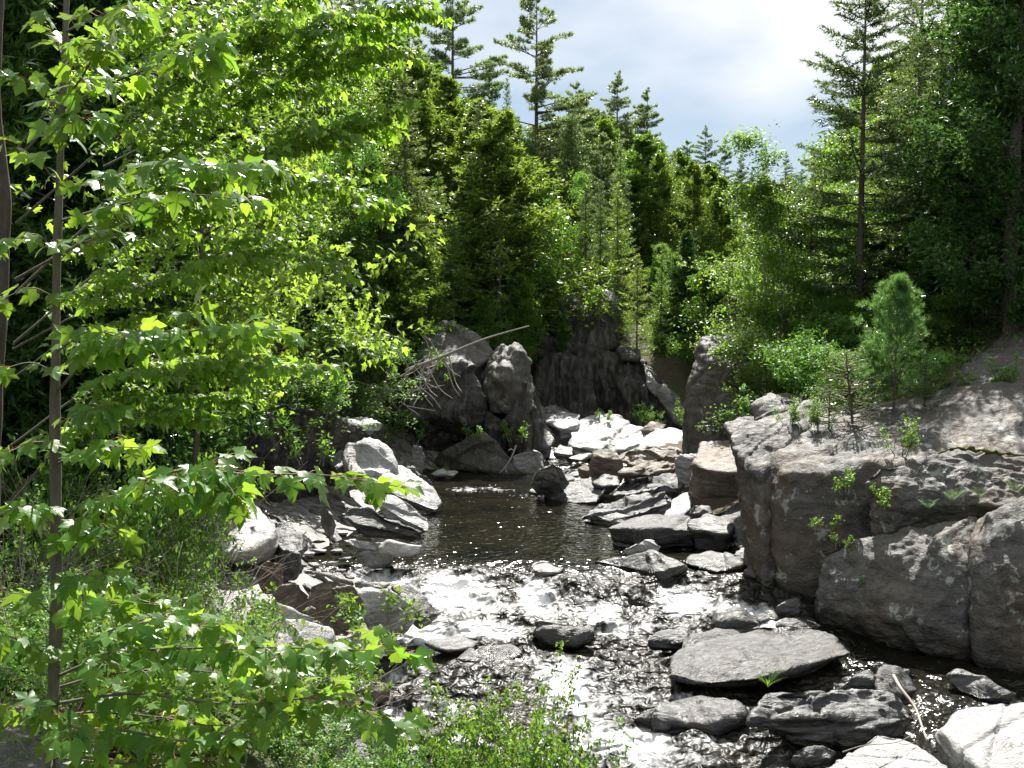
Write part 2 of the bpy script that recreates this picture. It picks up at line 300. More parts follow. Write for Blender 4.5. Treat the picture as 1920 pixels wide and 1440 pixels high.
N = NT('forest_floor'); P = N.n('ShaderNodeNewGeometry').outputs['Position']
n1 = N.noise(P, 1.3, 5, 0.65); n2 = N.noise(P, 14, 5, 0.7); n3 = N.noise(P, 0.5, 3)
c = N.ramp(n2, (0.3, (0.035, 0.027, 0.018)), (0.55, (0.095, 0.07, 0.045)), (0.78, (0.20, 0.155, 0.10)))
c = N.mix(N.ramp(n1, (0.48, 0.0), (0.62, 0.8)), c, N.ramp(n2, (0.3, (0.02, 0.04, 0.01)), (0.7, (0.06, 0.10, 0.025))))
b = N.n('ShaderNodeBsdfPrincipled', i_Roughness=0.9); N.l(c, b.inputs['Base Color']); N.l(N.bump(n2, 0.9, 0.05), b.inputs['Normal']); N.l(b.outputs[0], N.out.inputs['Surface'])
M_FLOOR = N.m
N = NT('stony_bank'); P = N.n('ShaderNodeNewGeometry').outputs['Position']
vo = N.n('ShaderNodeTexVoronoi', i_Scale=5.5, i_Randomness=1.0); N.l(N.map(P, (1, 1.6, 1)), vo.inputs['Vector'])
n2 = N.noise(P, 18, 5, 0.7); sep = N.n('ShaderNodeSeparateColor'); N.l(vo.outputs['Color'], sep.inputs[0])
c = N.ramp(sep.outputs[0], (0.0, (0.07, 0.065, 0.06)), (0.5, (0.16, 0.15, 0.14)), (1.0, (0.32, 0.30, 0.28)))
c = N.mix(0.5, c, N.ramp(n2, (0.3, 0.3), (0.7, 1.0)), 'MULTIPLY')
b = N.n('ShaderNodeBsdfPrincipled', i_Roughness=0.6); N.l(c, b.inputs['Base Color'])
nn = N.bump(vo.outputs['Distance'], -0.8, 0.12); N.l(N.bump(n2, 0.5, 0.02, nn), b.inputs['Normal']); N.l(b.outputs[0], N.out.inputs['Surface'])
M_STONY = N.m

def ground_sheet():
    xs = np.concatenate([np.linspace(-160, -24, 30)[:-1], np.arange(-24, 26, 0.25), np.linspace(26, 180, 34)])
    ys = np.concatenate([np.linspace(-40, 6, 16)[:-1], np.arange(6, 50, 0.25), np.arange(50, 100, 1.0), np.linspace(100, 420, 30)])
    X, Y = np.meshgrid(xs, ys); Z = ground(X.ravel(), Y.ravel()); V = np.stack([X.ravel(), Y.ravel(), Z], 1)
    nx, ny = len(xs), len(ys); i = np.arange(nx * ny).reshape(ny, nx)
    F = np.stack([i[:-1, :-1], i[:-1, 1:], i[1:, 1:], i[1:, :-1]], -1).reshape(-1, 4)
    me = mesh_of('ground', V, F, M_FLOOR); me.materials.append(M_STONY)
    c = V[F].mean(1); xl, xr = np.interp(c[:, 1], EY, EXL), np.interp(c[:, 1], RYE, EXR)
    st = (c[:, 1] < 46) & (c[:, 0] > xl - 4.2) & (c[:, 0] < xr + 3.0) & (c[:, 1] > 13)
    me.polygons.foreach_set('material_index', st.astype(np.int32))
    return me
link('ground', ground_sheet(), kind='structure')

# ------------------------------------------------------------------ the river
WY = np.array([8, 14.5, 15.6, 16.6, 17.3, 18.2, 18.8, 19.9, 20.4, 21.5, 22.6, 23.6, 36.2, 37.0, 38.5, 39.5, 48.])
WZ = np.array([-1.5, -1.32, -1.18, -1.12, -.95, -.88, -.72, -.66, -.46, -.38, -.08, 0, 0, .12, .16, .35, .40])
DROPS = [(15.2, .7, -.3, .6), (17.0, .6, .2, .8), (18.5, .5, -.3, .6), (20.2, .7, .3, 1.1), (21.9, 1.0, .3, 1.3), (36.6, .5, 0.2, .6), (39.0, .6, .5, .6)]
FOAM = [(930, 1120, -.15, 1.1, .55, 1.2), (1090, 1140, -.3, 1.3, .5, 1.0), (900, 1175, -.45, .9, .45, 1.1), (1190, 1165, -.4, .7, .35, .9), (1065, 1270, -.7, .6, 1.0, .95), (1090, 1330, -.85, .55, .7, .8), (830, 1310, -.8, .5, .3, .8), (850, 1360, -.9, .7, .3, .9), (1190, 1283, -.7, .45, .15, 1.0), (1100, 1362, -.95, .5, .2, .9), (1230, 1425, -1.15, 1.0, .25, .6), (1330, 1400, -1.1, .5, .2, .45), (900, 918, 0, .9, .5, .7), (1000, 930, 0, .6, .4, .45), (1000, 1230, -.6, .5, .25, .7), (760, 1255, -.65, .4, .2, .4), (900, 1270, -.7, .5, .25, .4), (1150, 1225, -.6, .5, .25, .45), (960, 1390, -1.0, .5, .2, .55)]
def warp(x, y):
    p = np.stack([x * 0.55, y * 0.35, np.zeros_like(x)], 1)
    return y + 0.75 * fbm(p, 3, 41) + 0.10 * x
def wlevel(x, y): return np.interp(warp(x, y), WY, WZ)
def river_mesh():
    out = []
    ys = []; y = 13.0
    while y < 46: ys.append(y); y += 0.0022 * y + 0.004
    ys = np.array(ys); u = np.linspace(0, 1, 330)
    xl, xr = np.interp(ys, EY, EXL) - 1.6, np.interp(ys, RYE, EXR) + 1.6
    xr = np.minimum(xr, 0.62 * ys + 1.0)
    X = xl[:, None] + (xr - xl)[:, None] * u[None]; Y = np.repeat(ys[:, None], len(u), 1)
    x, y = X.ravel(), Y.ravel(); w = warp(x, y); z = np.interp(w, WY, WZ)
    turb = np.zeros_like(x); foam = np.zeros_like(x); pn = np.stack([x, y, np.zeros_like(x)], 1)
    chan = fbm(pn * np.array([0.8, 0.35, 1]), 3, 77)
    for y0, wd, ph, am in DROPS:
        t = np.exp(-((w - y0) / wd) ** 2); turb = np.maximum(turb, t * min(1, am + .2))
        d = np.exp(-((w - y0 + 0.30) / (wd * 0.8)) ** 2); foam = np.maximum(foam, d * am * np.clip(0.42 + 1.35 * chan + ph * 0.25, 0, 1.2))
    foam *= np.clip((5.6 - x) / .8, 0, 1)
    for a, b, zz, rx, ry, am in FOAM:
        q = onz(a, b, zz); foam = np.maximum(foam, am * np.exp(-((x - q[0]) / rx) ** 2 - ((y - q[1]) / ry) ** 2))
    turb *= 1 - .7 * np.clip((x - 5.4) / .8, 0, 1)
    turb = np.clip(turb + (1 - .8 * np.clip((x - 5.4) / .8, 0, 1)) * 0.65 * np.clip((23.6 - y) / 1.5, 0, 1) + 0.06, 0, 1)
    # standing waves, boils and ripples
    d0 = fbm(pn * np.array([1.3, 1.0, 1]), 3, 3) * 0.085
    d1 = (1 - np.abs(fbm(pn * np.array([1.5, 2.3, 1]) + fbm(pn * 1.1, 2, 8)[:, None] * .6, 3, 12, 0.45))) * 0.12
    d2 = fbm(pn * np.array([4.0, 7.0, 1]), 2, 23, 0.5) * 0.030
    z = z + turb * (d0 + d1 - .1) + d2 * (0.16 + 0.25 * turb)
    fb = fbm(pn * np.array([2.4, 0.9, 1]), 5, 61, 0.6); foam = np.clip(.82 * foam + 0.5 * foam * fb, 0, 1.2)
    z += 0.03 * np.clip(foam, 0, 1) * (0.5 + vnoise(pn * np.array([5, 3, 1]), 4))
    n, k = Y.shape; i = np.arange(n * k).reshape(n, k)
    F = np.stack([i[:-1, :-1], i[:-1, 1:], i[1:, 1:], i[1:, :-1]], -1).reshape(-1, 4)
    return mesh_of('river_water', np.stack([x, y, z], 1), F, None, True, {'foam': foam, 'turb': turb})
N = NT('dark_river_water'); P = N.n('ShaderNodeNewGeometry').outputs['Position']
fa = N.n('ShaderNodeAttribute', attribute_name='foam').outputs['Fac']; ta = N.n('ShaderNodeAttribute', attribute_name='turb').outputs['Fac']
r1 = N.noise(N.map(P, (1, 1.3, 1)), 3.6, 1.6, 0.5, 0.6); r2 = N.noise(N.map(P, (1, 1.0, 1)), 8, 1.0, 0.5, 0.5)
amt = N.n('ShaderNodeMapRange', i_1=0.0, i_2=1.0, i_3=0.27, i_4=0.85); N.l(ta, amt.inputs[0])
bp = N.n('ShaderNodeBump', i_Distance=0.20); N.l(amt.outputs[0], bp.inputs['Strength']); N.l(r1, bp.inputs['Height'])
bp2 = N.n('ShaderNodeBump', i_Distance=0.05); N.l(amt.outputs[0], bp2.inputs['Strength']); N.l(r2, bp2.inputs['Height']); N.l(bp.outputs[0], bp2.inputs['Normal'])
wat = N.n('ShaderNodeBsdfPrincipled', i_Roughness=0.12, i_IOR=1.33)
bc = N.ramp(N.noise(P, 0.8, 4), (0.35, (0.005, 0.0052, 0.004)), (0.75, (0.016, 0.013, 0.007))); N.l(bc, wat.inputs['Base Color']); N.l(bp2.outputs[0], wat.inputs['Normal'])
wr = N.n('ShaderNodeMapRange', i_1=0.1, i_2=0.8, i_3=0.085, i_4=0.43); N.l(ta, wr.inputs[0]); N.l(wr.outputs[0], wat.inputs['Roughness'])
fo = N.n('ShaderNodeBsdfPrincipled', i_Roughness=0.4); fo.inputs['Base Color'].default_value = (0.78, 0.79, 0.80, 1)
fn = N.noise(N.map(P, (1.5, 0.8, 1)), 5, 5, 0.6, 0.5); N.l(N.bump(fn, 0.25, 0.03, bp.outputs[0]), fo.inputs['Normal'])
su = N.n('ShaderNodeMath', operation='MULTIPLY_ADD', i_1=1.5, i_2=-0.78); N.l(fn, su.inputs[0])
s2 = N.n('ShaderNodeMath', operation='ADD'); N.l(su.outputs[0], s2.inputs[0]); N.l(fa, s2.inputs[1])
fm = N.ramp(s2.outputs[0], (0.22, 0.0), (1.1, 0.92))
ms = N.n('ShaderNodeMixShader'); N.l(fm, ms.inputs[0]); N.l(wat.outputs[0], ms.inputs[1]); N.l(fo.outputs[0], ms.inputs[2]); N.l(ms.outputs[0], N.out.inputs['Surface'])
M_WATER = N.m
rw = river_mesh(); rw.materials.append(M_WATER); link('river_water', rw, kind='structure')

# ------------------------------------------------------------------ rocks
_ico = {}
def ico(n):
    if n not in _ico:
        bm = bmesh.new(); bmesh.ops.create_icosphere(bm, subdivisions=n, radius=1.0)
        _ico[n] = (np.array([v.co[:] for v in bm.verts]), np.array([[v.index for v in f.verts] for f in bm.faces])); bm.free()
    return _ico[n]
def hull_planes(P):
    bm = bmesh.new()
    for p in P: bm.verts.new(p)
    bmesh.ops.convex_hull(bm, input=bm.verts); bm.normal_update()
    pl = {}
    for f in bm.faces:
        n = f.normal
        if n.length < 0.5: continue
        d = n.dot(f.verts[0].co); key = (round(n.x, 1), round(n.y, 1), round(n.z, 1))
        if key not in pl or f.calc_area() > pl[key][2]: pl[key] = (np.array(n[:]), d, f.calc_area())
    bm.free()
    return np.array([v[0] for v in pl.values()]), np.array([v[1] for v in pl.values()])
def vnormals(V, F):
    n = np.cross(V[F[:, 1]] - V[F[:, 0]], V[F[:, 2]] - V[F[:, 0]]); o = np.zeros_like(V)
    for k in range(3): np.add.at(o, F[:, k], n)
    return o / (np.linalg.norm(o, axis=1)[:, None] + 1e-12)
def rock_geo(P, res=4, k=26, amp=0.06, strata=0.5, seed=0, bed=(0.12, -0.1, 1.0), flute=0.0, chip=0.4, joints=None, cuts=7):
    """Angular rock: the convex body of the corner points, edges worn by k, then broken up with ledges along its bedding and chips."""
    P = np.asarray(P, float); c = P.mean(0); n, d = hull_planes(P); h = d - n @ c; ok = h > 1e-3; n, h = n[ok], h[ok]
    if cuts:
        rc = np.random.default_rng(seed + 7); m = rc.normal(size=(cuts, 3)) * np.array([1, 1, .55]); m /= np.linalg.norm(m, axis=1)[:, None]; sup = ((P - c) @ m.T).max(0)
        n = np.vstack([n, m]); h = np.concatenate([h, sup * rc.uniform(.80, .97, cuts)])
    U, F = ico(res); Q = P - c; w, R = np.linalg.eigh(Q.T @ Q / len(Q)); s = np.sqrt(np.maximum(w, 1e-4)); s = np.maximum(s, s.max() * 0.16)
    D = (U * s) @ R.T; q = np.maximum((D @ n.T) / h[None], 0)
    t = 1.0 / ((q ** k).sum(1) ** (1.0 / k) + 1e-9); V = c + D * t[:, None]
    size = float(np.ptp(P, axis=0).max()); A = amp * min(size, 2.5) ** 0.8
    b = np.array(bed, float); b /= np.linalg.norm(b); N_ = vnormals(V, F); sd = seed * 13.7
    S = V @ b; ax = np.cross(b, [0.3, 1, 0.1]); ax /= np.linalg.norm(ax); ay = np.cross(b, ax)
    W = np.stack([V @ ax, V @ ay, S], 1) + sd
    f0 = 1.5 / max(size, 0.5)
    disp = A * 1.1 * fbm(W * np.array([f0, f0, f0 * 1.6]), 3, seed + 1)
    lay = fbm(W * np.array([0.8, 0.8, 7.0]), 4, seed + 2, 0.6); disp += A * strata * np.sign(lay) * np.abs(lay) ** 0.6 * 0.8
    disp += A * chip * 0.55 * fbm(V * 3.1 + sd, 4, seed + 3, 0.58)
    rr = np.random.default_rng(seed)
    for j in range(joints if joints is not None else (2 if size > 1.2 else 1)):
        m = rr.normal(size=3) * np.array([1, 1, .35]); m /= np.linalg.norm(m); e = (V - c) @ m - rr.normal() * size * .16 + .03 * size * vnoise(V * 2.2 / size + sd, seed + 6 + j)
        wj = .022 * size ** .6; disp -= A * .6 * np.exp(-(e / wj) ** 2); disp += A * .35 * np.tanh(e / (wj * 2)) * np.exp(-(e / (size * .4)) ** 2)
    if flute: disp += flute * np.clip(1.15 - 1.3 * np.abs(N_[:, 2]), 0, 1) * fbm(V * np.array([1.5, 1.5, 0.14]) + sd, 4, seed + 5, 0.6)
    return V + N_ * disp[:, None], F
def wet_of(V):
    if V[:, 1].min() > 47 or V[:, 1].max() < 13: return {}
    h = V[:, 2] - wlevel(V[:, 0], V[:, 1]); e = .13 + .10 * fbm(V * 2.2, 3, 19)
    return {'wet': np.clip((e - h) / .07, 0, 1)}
def place(name, V, F, mat, label, cat='rock', group=None, parent=None):
    c = np.array([V[:, 0].mean(), V[:, 1].mean(), V[:, 2].min()])
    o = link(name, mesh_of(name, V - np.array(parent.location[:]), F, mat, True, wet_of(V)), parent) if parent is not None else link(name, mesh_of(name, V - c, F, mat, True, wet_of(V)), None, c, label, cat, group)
    o.cycles.shadow_terminator_geometry_offset = 0.35; o.cycles.shadow_terminator_offset = 0.1
    return o
_seed = [100]
def slab(label, top, th, mat=None, name='river_rock', res=4, k=26, amp=0.06, strata=0.6, grow=None, bed=None, group=None, back=0.0, cat='rock', parent=None, **kw):
    """A rock from the corners of its upper face (pixel, pixel, height) and its thickness."""
    T = np.array([onz(a, b, z) for a, b, z in top]); c = T.mean(0)
    if grow is None: grow = -.13 if k >= 18 else -.03
    B = T + (T - c) * np.array([grow, grow, 0]) * 3 - np.array([0, -back, th * .62]); B[:, 2] = B[:, 2] * 0.5 + (c[2] - th * .62) * 0.5
    if bed is None:
        u, s, vt = np.linalg.svd(T - c); bed = vt[2] * (1 if vt[2][2] > 0 else -1)
    _seed[0] += 1
    V, F = rock_geo(np.vstack([T, B, c + [0, 0, 0.03]]), res, k * 1.9, amp * .85, strata, _seed[0], bed, **dict(dict(cuts=2, chip=.25), **kw))
    return place(name, V, F, mat or M_SCHIST, label, cat, group, parent)
def bulk(label, pts, mat=None, name='boulder', res=5, k=14, amp=0.07, strata=0.2, bed=(0.1, -0.1, 1), group=None, cat='rock', parent=None, **kw):
    """A rock from body corners (pixel, pixel, distance)."""
    _seed[0] += 1
    V, F = rock_geo(np.array([ony(*p) for p in pts]), res, k * 1.5, amp, strata, _seed[0], bed, **kw)
    return place(name, V, F, mat or M_KNOB, label, cat, group, parent)
def thing(name, loc, label, cat, group=None):
    o = bpy.data.objects.new(name, None); COL.objects.link(o); o.location = loc; o.empty_display_size = 0.2
    o['label'] = label; o['category'] = cat
    if group: o['group'] = group
    bpy.context.view_layer.update()
    return o

# --- rocks along the near rapids
slab('broad flat grey slab lying across the near rapids below the brown boulder', [(1250, 1268, -.52), (1275, 1215, -.45), (1300, 1192, -.4), (1340, 1180, -.38), (1430, 1172, -.34), (1530, 1184, -.32), (1590, 1198, -.32), (1616, 1218, -.36), (1500, 1252, -.46), (1400, 1276, -.54), (1300, 1282, -.56)], .42, M_SLATE, res=6, k=60, amp=.04, strata=1.1, back=.25, grow=-.04)
slab('small grey block tucked behind the broad flat slab', [(1453, 1172, -.3), (1470, 1156, -.2), (1500, 1150, -.15), (1530, 1160, -.2), (1545, 1176, -.32), (1500, 1180, -.35)], .4, M_SLATE)
slab('knobbly dripping wet rock at the upstream edge of the broad flat slab', [(1335, 1172, -.35), (1345, 1150, -.2), (1385, 1138, -.12), (1420, 1145, -.15), (1425, 1168, -.3)], .5, M_WET_SHADE, k=12, amp=.12)
slab('small wet dark lump between the broad flat slab and the brown boulder', [(1418, 1165, -.35), (1425, 1148, -.2), (1450, 1145, -.2), (1456, 1162, -.3)], .4, M_WET_SHADE, k=12, amp=.1)
slab('thin grey stone leaning at the foot of the ledge', [(1445, 1145, -.2), (1460, 1135, -.1), (1500, 1118, .05), (1500, 1150, -.25)], .3, M_SLATE)
slab('long wet black rock with silver sheen below the broad flat slab', [(1378, 1345, -.55), (1400, 1308, -.42), (1460, 1292, -.36), (1560, 1292, -.38), (1650, 1298, -.42), (1705, 1318, -.5), (1728, 1345, -.62), (1640, 1356, -.75), (1520, 1392, -.95), (1440, 1385, -.9)], .7, M_WET_SHADE, res=6, k=22, amp=.075, strata=1.0)
slab('low brown mossy rock awash beside the long wet black rock', [(1168, 1345, -.95), (1210, 1328, -.85), (1290, 1310, -.74), (1375, 1302, -.68), (1390, 1340, -.8), (1340, 1366, -.95), (1260, 1360, -1.0)], .35, M_WET_SHADE, res=5, k=14, amp=.1)
slab('dark wedge shaped stone between the slab and the pale block', [(1556, 1296, -.65), (1600, 1270, -.4), (1632, 1258, -.3), (1648, 1278, -.4), (1645, 1300, -.65)], .5, M_WET_SHADE, k=30)
slab('pale angular block with mossy edge above the long wet rock', [(1638, 1258, -.25), (1658, 1244, -.2), (1690, 1252, -.25), (1726, 1290, -.5), (1695, 1302, -.55), (1645, 1302, -.5)], .6, M_SLATE, res=5, k=30)
slab('small round grey stone beside the pale angular block', [(1682, 1262, -.45), (1692, 1252, -.38), (1706, 1256, -.4), (1704, 1266, -.5)], .3, M_SCHIST)
slab('boat shaped dark rock in the shaded side channel', [(1775, 1268, -.55), (1800, 1260, -.5), (1850, 1278, -.55), (1912, 1300, -.65), (1905, 1312, -.75), (1840, 1310, -.75), (1800, 1295, -.7)], .5, M_WET_SHADE, res=5, k=18)
slab('big pale boulder cut by the bottom corner of the view', [(1738, 1342, -.3), (1770, 1322, -.2), (1840, 1316, -.1), (1960, 1310, .0), (2080, 1400, -.3), (2050, 1480, -.5), (1880, 1480, -.6), (1800, 1420, -.55)], 1.3, M_PALE, res=6, k=24, amp=.04, grow=-.06)
slab('pale pointed slab at the bottom edge with a twig across it', [(1635, 1372, -.55), (1690, 1385, -.6), (1760, 1425, -.7), (1800, 1470, -.8), (1700, 1500, -.95), (1540, 1470, -1.0), (1572, 1425, -.8)], .6, M_PALE, res=6, k=34, amp=.04)
slab('small dark wet stone in the white water near the bottom edge', [(1480, 1418, -1.0), (1495, 1400, -.9), (1545, 1396, -.88), (1572, 1408, -.95), (1560, 1425, -1.05)], .4, M_WET_SHADE, k=14)
slab('submerged dark ledge splitting the main rapid in midstream', [(998, 1190, -.5), (1003, 1162, -.24), (1030, 1160, -.24), (1080, 1176, -.36), (1120, 1192, -.5), (1060, 1200, -.55)], .4, M_WET_SHADE, k=18, amp=.09)
slab('low wet rock at the edge of the white water beside the broad flat slab', [(1212, 1200, -.5), (1240, 1180, -.36), (1290, 1172, -.3), (1300, 1192, -.42), (1270, 1206, -.52)], .4, M_WET_SHADE, k=14, amp=.1)
slab('flat grey stone barely above the water at the foot of the main rapid', [(790, 1205, -.52), (850, 1190, -.46), (905, 1195, -.48), (890, 1215, -.56), (830, 1222, -.58)], .3, M_SCHIST, k=20)
slab('white topped rock standing alone in the calm pool', [(990, 1062, .10), (1000, 1050, .18), (1030, 1048, .16), (1062, 1062, .06), (1050, 1074, .0), (1005, 1072, .02)], .5, M_PALE, k=20)
slab('small square dark stone in the fast water by the willow shrub', [(905, 1352, -.7), (912, 1330, -.55), (932, 1328, -.55), (935, 1360, -.75)], .6, M_WET_SHADE, k=26)
slab('dark stone awash under the white chute near the willow shrub', [(770, 1360, -.85), (800, 1345, -.75), (835, 1350, -.75), (838, 1376, -.9), (795, 1385, -.95)], .4, M_WET_SHADE, k=16)
slab('tan rounded stone by the maple tips at the water edge', [(682, 1290, -.7), (700, 1278, -.6), (722, 1280, -.6), (733, 1294, -.7), (710, 1302, -.75)], .35, M_BROWN, k=12)
slab('long smooth hump of dark water worn rock below the rapid', [(850, 1235, -.62), (880, 1212, -.52), (960, 1205, -.5), (985, 1225, -.6), (930, 1245, -.68)], .35, M_WET_SHADE, k=12)

# --- rocks on the far side of the pool, below the ledge
slab('dark whale backed wedge rock at the pool outlet', [(1112, 1052, .03), (1150, 1045, .12), (1210, 1038, .28), (1255, 1040, .30), (1285, 1058, .2), (1292, 1074, .02), (1240, 1076, 0), (1160, 1062, 0)], .6, M_WET_SHADE, res=5, k=16, amp=.05)
slab('small white stone resting against the long dark block', [(1165, 1032, .08), (1190, 1018, .26), (1225, 1009, .34), (1242, 1024, .2), (1235, 1036, .06)], .5, M_PALE, k=20)
slab('flat grey stone in the water beside the small white stone', [(1148, 1020, .06), (1175, 1012, .12), (1198, 1014, .1), (1180, 1026, .02)], .3, M_SCHIST)
slab('long dark block with a flat pale top at the pool edge', [(1140, 990, .45), (1170, 976, .5), (1260, 968, .55), (1355, 966, .55), (1372, 978, .5), (1300, 992, .5), (1200, 992, .5)], .85, M_SLATE, res=5, k=50, amp=.04, strata=.5, grow=-.02, back=.1)
slab('squat black block at the end of the long dark block', [(1285, 978, .62), (1330, 966, .66), (1368, 970, .64), (1380, 990, .5), (1370, 1000, .45), (1290, 992, .5)], 1.0, M_WET_SHADE, k=30)
slab('smooth glistening dark rock behind the whale backed rock', [(1278, 1056, .05), (1290, 1036, .22), (1335, 1030, .26), (1385, 1042, .22), (1395, 1062, .08), (1340, 1072, 0)], .5, M_WET_SHADE, res=5, k=12)
slab('tilted grey slab with ragged layered face beside the pool', [(1086, 972, .15), (1120, 948, .4), (1200, 924, .75), (1262, 922, .85), (1270, 935, .75), (1215, 962, .4), (1150, 980, .12)], .5, M_SLATE, res=5, k=30, amp=.06, strata=1.1)
slab('lower layer of the tilted slab dipping into the pool', [(1085, 976, .06), (1110, 962, .2), (1150, 968, .2), (1200, 974, .2), (1180, 986, .05), (1120, 982, .0)], .4, M_SCHIST, k=20)
slab('smooth brown grey slab sloping into the head of the pool', [(1015, 928, .05), (1060, 904, .35), (1130, 898, .5), (1140, 915, .4), (1120, 940, .1), (1060, 942, .02)], .5, M_SLATE, res=5, k=16, amp=.05)
slab('dark ragged slab behind the smooth sloping slab', [(1130, 930, .45), (1150, 905, .7), (1220, 892, .85), (1285, 895, .85), (1280, 915, .7), (1210, 925, .55)], .6, M_SLATE, res=5, k=22, amp=.08, strata=1.1)
slab('dark angular rock at the mouth of the narrows', [(998, 915, .2), (1010, 882, .9), (1035, 868, 1.15), (1062, 880, .95), (1075, 905, .5), (1050, 920, .2)], .5, M_SCHIST, res=5, k=22, amp=.09)
slab('small tilted stone at the foot of the dark angular rock', [(988, 922, .08), (1010, 910, .22), (1032, 910, .22), (1020, 928, .02)], .3, M_SCHIST)
slab('upright brown block with a dark side in the narrows', [(1110, 846, 1.25), (1150, 842, 1.35), (1168, 862, 1.1), (1160, 868, .95), (1114, 858, 1.1)], 1.2, M_BROWN, res=5, k=34, amp=.06, grow=.05)
slab('small tan stone beside the upright brown block', [(1080, 876, .6), (1098, 866, .75), (1110, 872, .7), (1106, 886, .5)], .6, M_BROWN)
slab('layered brown rock behind the upright brown block', [(1160, 862, 1.0), (1175, 842, 1.3), (1230, 836, 1.4), (1280, 845, 1.3), (1275, 862, 1.1), (1200, 872, .9)], 1.0, M_BROWN, res=5, k=18, amp=.09, strata=1.1)
slab('long tan plank shaped slab leaning towards the pale fin', [(1150, 893, .75), (1190, 872, .95), (1250, 855, 1.2), (1290, 855, 1.25), (1275, 875, 1.0), (1220, 890, .8)], .5, M_BROWN, res=5, k=30, amp=.06, strata=1.0)
slab('dark hollow rock under the long tan slab', [(1105, 905, .5), (1130, 892, .65), (1160, 893, .65), (1165, 908, .5), (1130, 914, .4)], .5, M_WET_SHADE)
slab('pale upright fin of rock next to the big leaning block', [(1262, 868, 1.35), (1275, 855, 1.55), (1310, 852, 1.6), (1308, 868, 1.4), (1285, 880, 1.2)], 1.1, M_PALE, res=5, k=30)
slab('big cut block with a bright top leaning against the ledge', [(1298, 868, 1.75), (1312, 828, 2.05), (1368, 823, 2.1), (1394, 862, 1.85), (1396, 885, 1.65), (1330, 880, 1.65)], 1.5, M_BROWN, res=5, k=60, amp=.04, strata=.7, grow=-.03, back=.25)
slab('pale shelf of rock below the big cut block', [(1240, 968, .5), (1258, 935, .75), (1290, 922, .9), (1300, 945, .7), (1280, 968, .5)], .6, M_PALE, k=24)
slab('ragged dark stone on the shelf under the big cut block', [(1288, 962, .65), (1300, 945, .85), (1330, 950, .8), (1340, 966, .65)], .5, M_WET_SHADE)
slab('cracked grey bedrock floor between the block and the ledge', [(1350, 968, .6), (1370, 945, .8), (1425, 950, .9), (1445, 1000, .5), (1430, 1040, .15), (1385, 1030, .2)], .6, M_SLATE, res=5, k=20, amp=.08, strata=1.1)
slab('low grey rock in the shade at the foot of the ledge', [(1375, 1040, .25), (1400, 1022, .4), (1440, 1020, .4), (1440, 1052, .15), (1400, 1062, .05)], .5, M_SCHIST)
slab('dark stone half under the ledge by the glistening rock', [(1392, 1075, .05), (1410, 1055, .25), (1440, 1058, .25), (1438, 1090, 0)], .5, M_WET_SHADE)

# --- the sunlit white ledges beyond the narrows
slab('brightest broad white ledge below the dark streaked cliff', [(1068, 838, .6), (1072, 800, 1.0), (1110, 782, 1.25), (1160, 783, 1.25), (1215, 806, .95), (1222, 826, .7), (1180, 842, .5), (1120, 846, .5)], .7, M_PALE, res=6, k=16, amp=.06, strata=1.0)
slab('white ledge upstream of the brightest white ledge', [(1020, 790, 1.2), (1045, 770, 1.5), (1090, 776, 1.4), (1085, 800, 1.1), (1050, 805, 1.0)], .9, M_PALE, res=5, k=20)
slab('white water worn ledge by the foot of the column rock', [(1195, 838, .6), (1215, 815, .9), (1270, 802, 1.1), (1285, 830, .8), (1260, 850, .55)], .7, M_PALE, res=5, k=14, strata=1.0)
slab('pointed grey rock in the shade of the narrows', [(990, 832, .7), (1005, 805, 1.2), (1020, 798, 1.3), (1042, 822, .9), (1035, 840, .6)], .9, M_SCHIST, k=24)
slab('low grey rock where the narrows meet the white ledge', [(1035, 848, .5), (1050, 832, .7), (1075, 836, .65), (1075, 852, .45)], .5, M_SCHIST)
slab('rounded white stone in front of the broad white ledge', [(1122, 842, .75), (1138, 830, .95), (1155, 832, .9), (1158, 845, .7)], .5, M_PALE, k=10)
slab('flat stone in the shallow water of the narrows', [(1062, 858, .45), (1085, 850, .5), (1110, 852, .5), (1090, 862, .42)], .25, M_SCHIST)
slab('brown stone among ferns behind the white ledge', [(1198, 806, 1.0), (1222, 792, 1.25), (1250, 795, 1.2), (1240, 810, .95)], .6, M_BROWN)

# --- rocks along the left bank
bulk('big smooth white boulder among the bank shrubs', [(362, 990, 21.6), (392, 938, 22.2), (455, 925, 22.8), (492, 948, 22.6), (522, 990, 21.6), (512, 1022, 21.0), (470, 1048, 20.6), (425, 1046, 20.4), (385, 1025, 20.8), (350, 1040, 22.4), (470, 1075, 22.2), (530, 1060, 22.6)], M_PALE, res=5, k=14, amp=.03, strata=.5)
bulk('black rock face with shade in its colour against the big white boulder', [(490, 948, 22.8), (530, 962, 22.6), (578, 1010, 22.0), (572, 1032, 21.6), (530, 1040, 21.4), (500, 1040, 22.2), (560, 1050, 22.8)], M_WET_SHADE, res=5, k=22)  # the boulder's shaded side, its darkness put into the rock colour
slab('white boulder highest on the stony bank', [(548, 822, 1.85), (562, 796, 2.3), (592, 792, 2.35), (622, 828, 1.9), (610, 852, 1.6), (570, 850, 1.6)], 1.2, M_PALE, res=5, k=18)
slab('bluish grey slab propped between two white boulders', [(608, 858, 1.5), (622, 826, 1.85), (645, 842, 1.7), (652, 868, 1.4), (630, 880, 1.3)], .8, M_SCHIST, k=30)
slab('flat topped layered slab overhanging the stony bank', [(612, 792, 2.2), (640, 783, 2.35), (690, 782, 2.35), (718, 797, 2.2), (712, 808, 2.05), (650, 808, 2.05)], .35, M_PALE, res=5, k=34, strata=1.3)
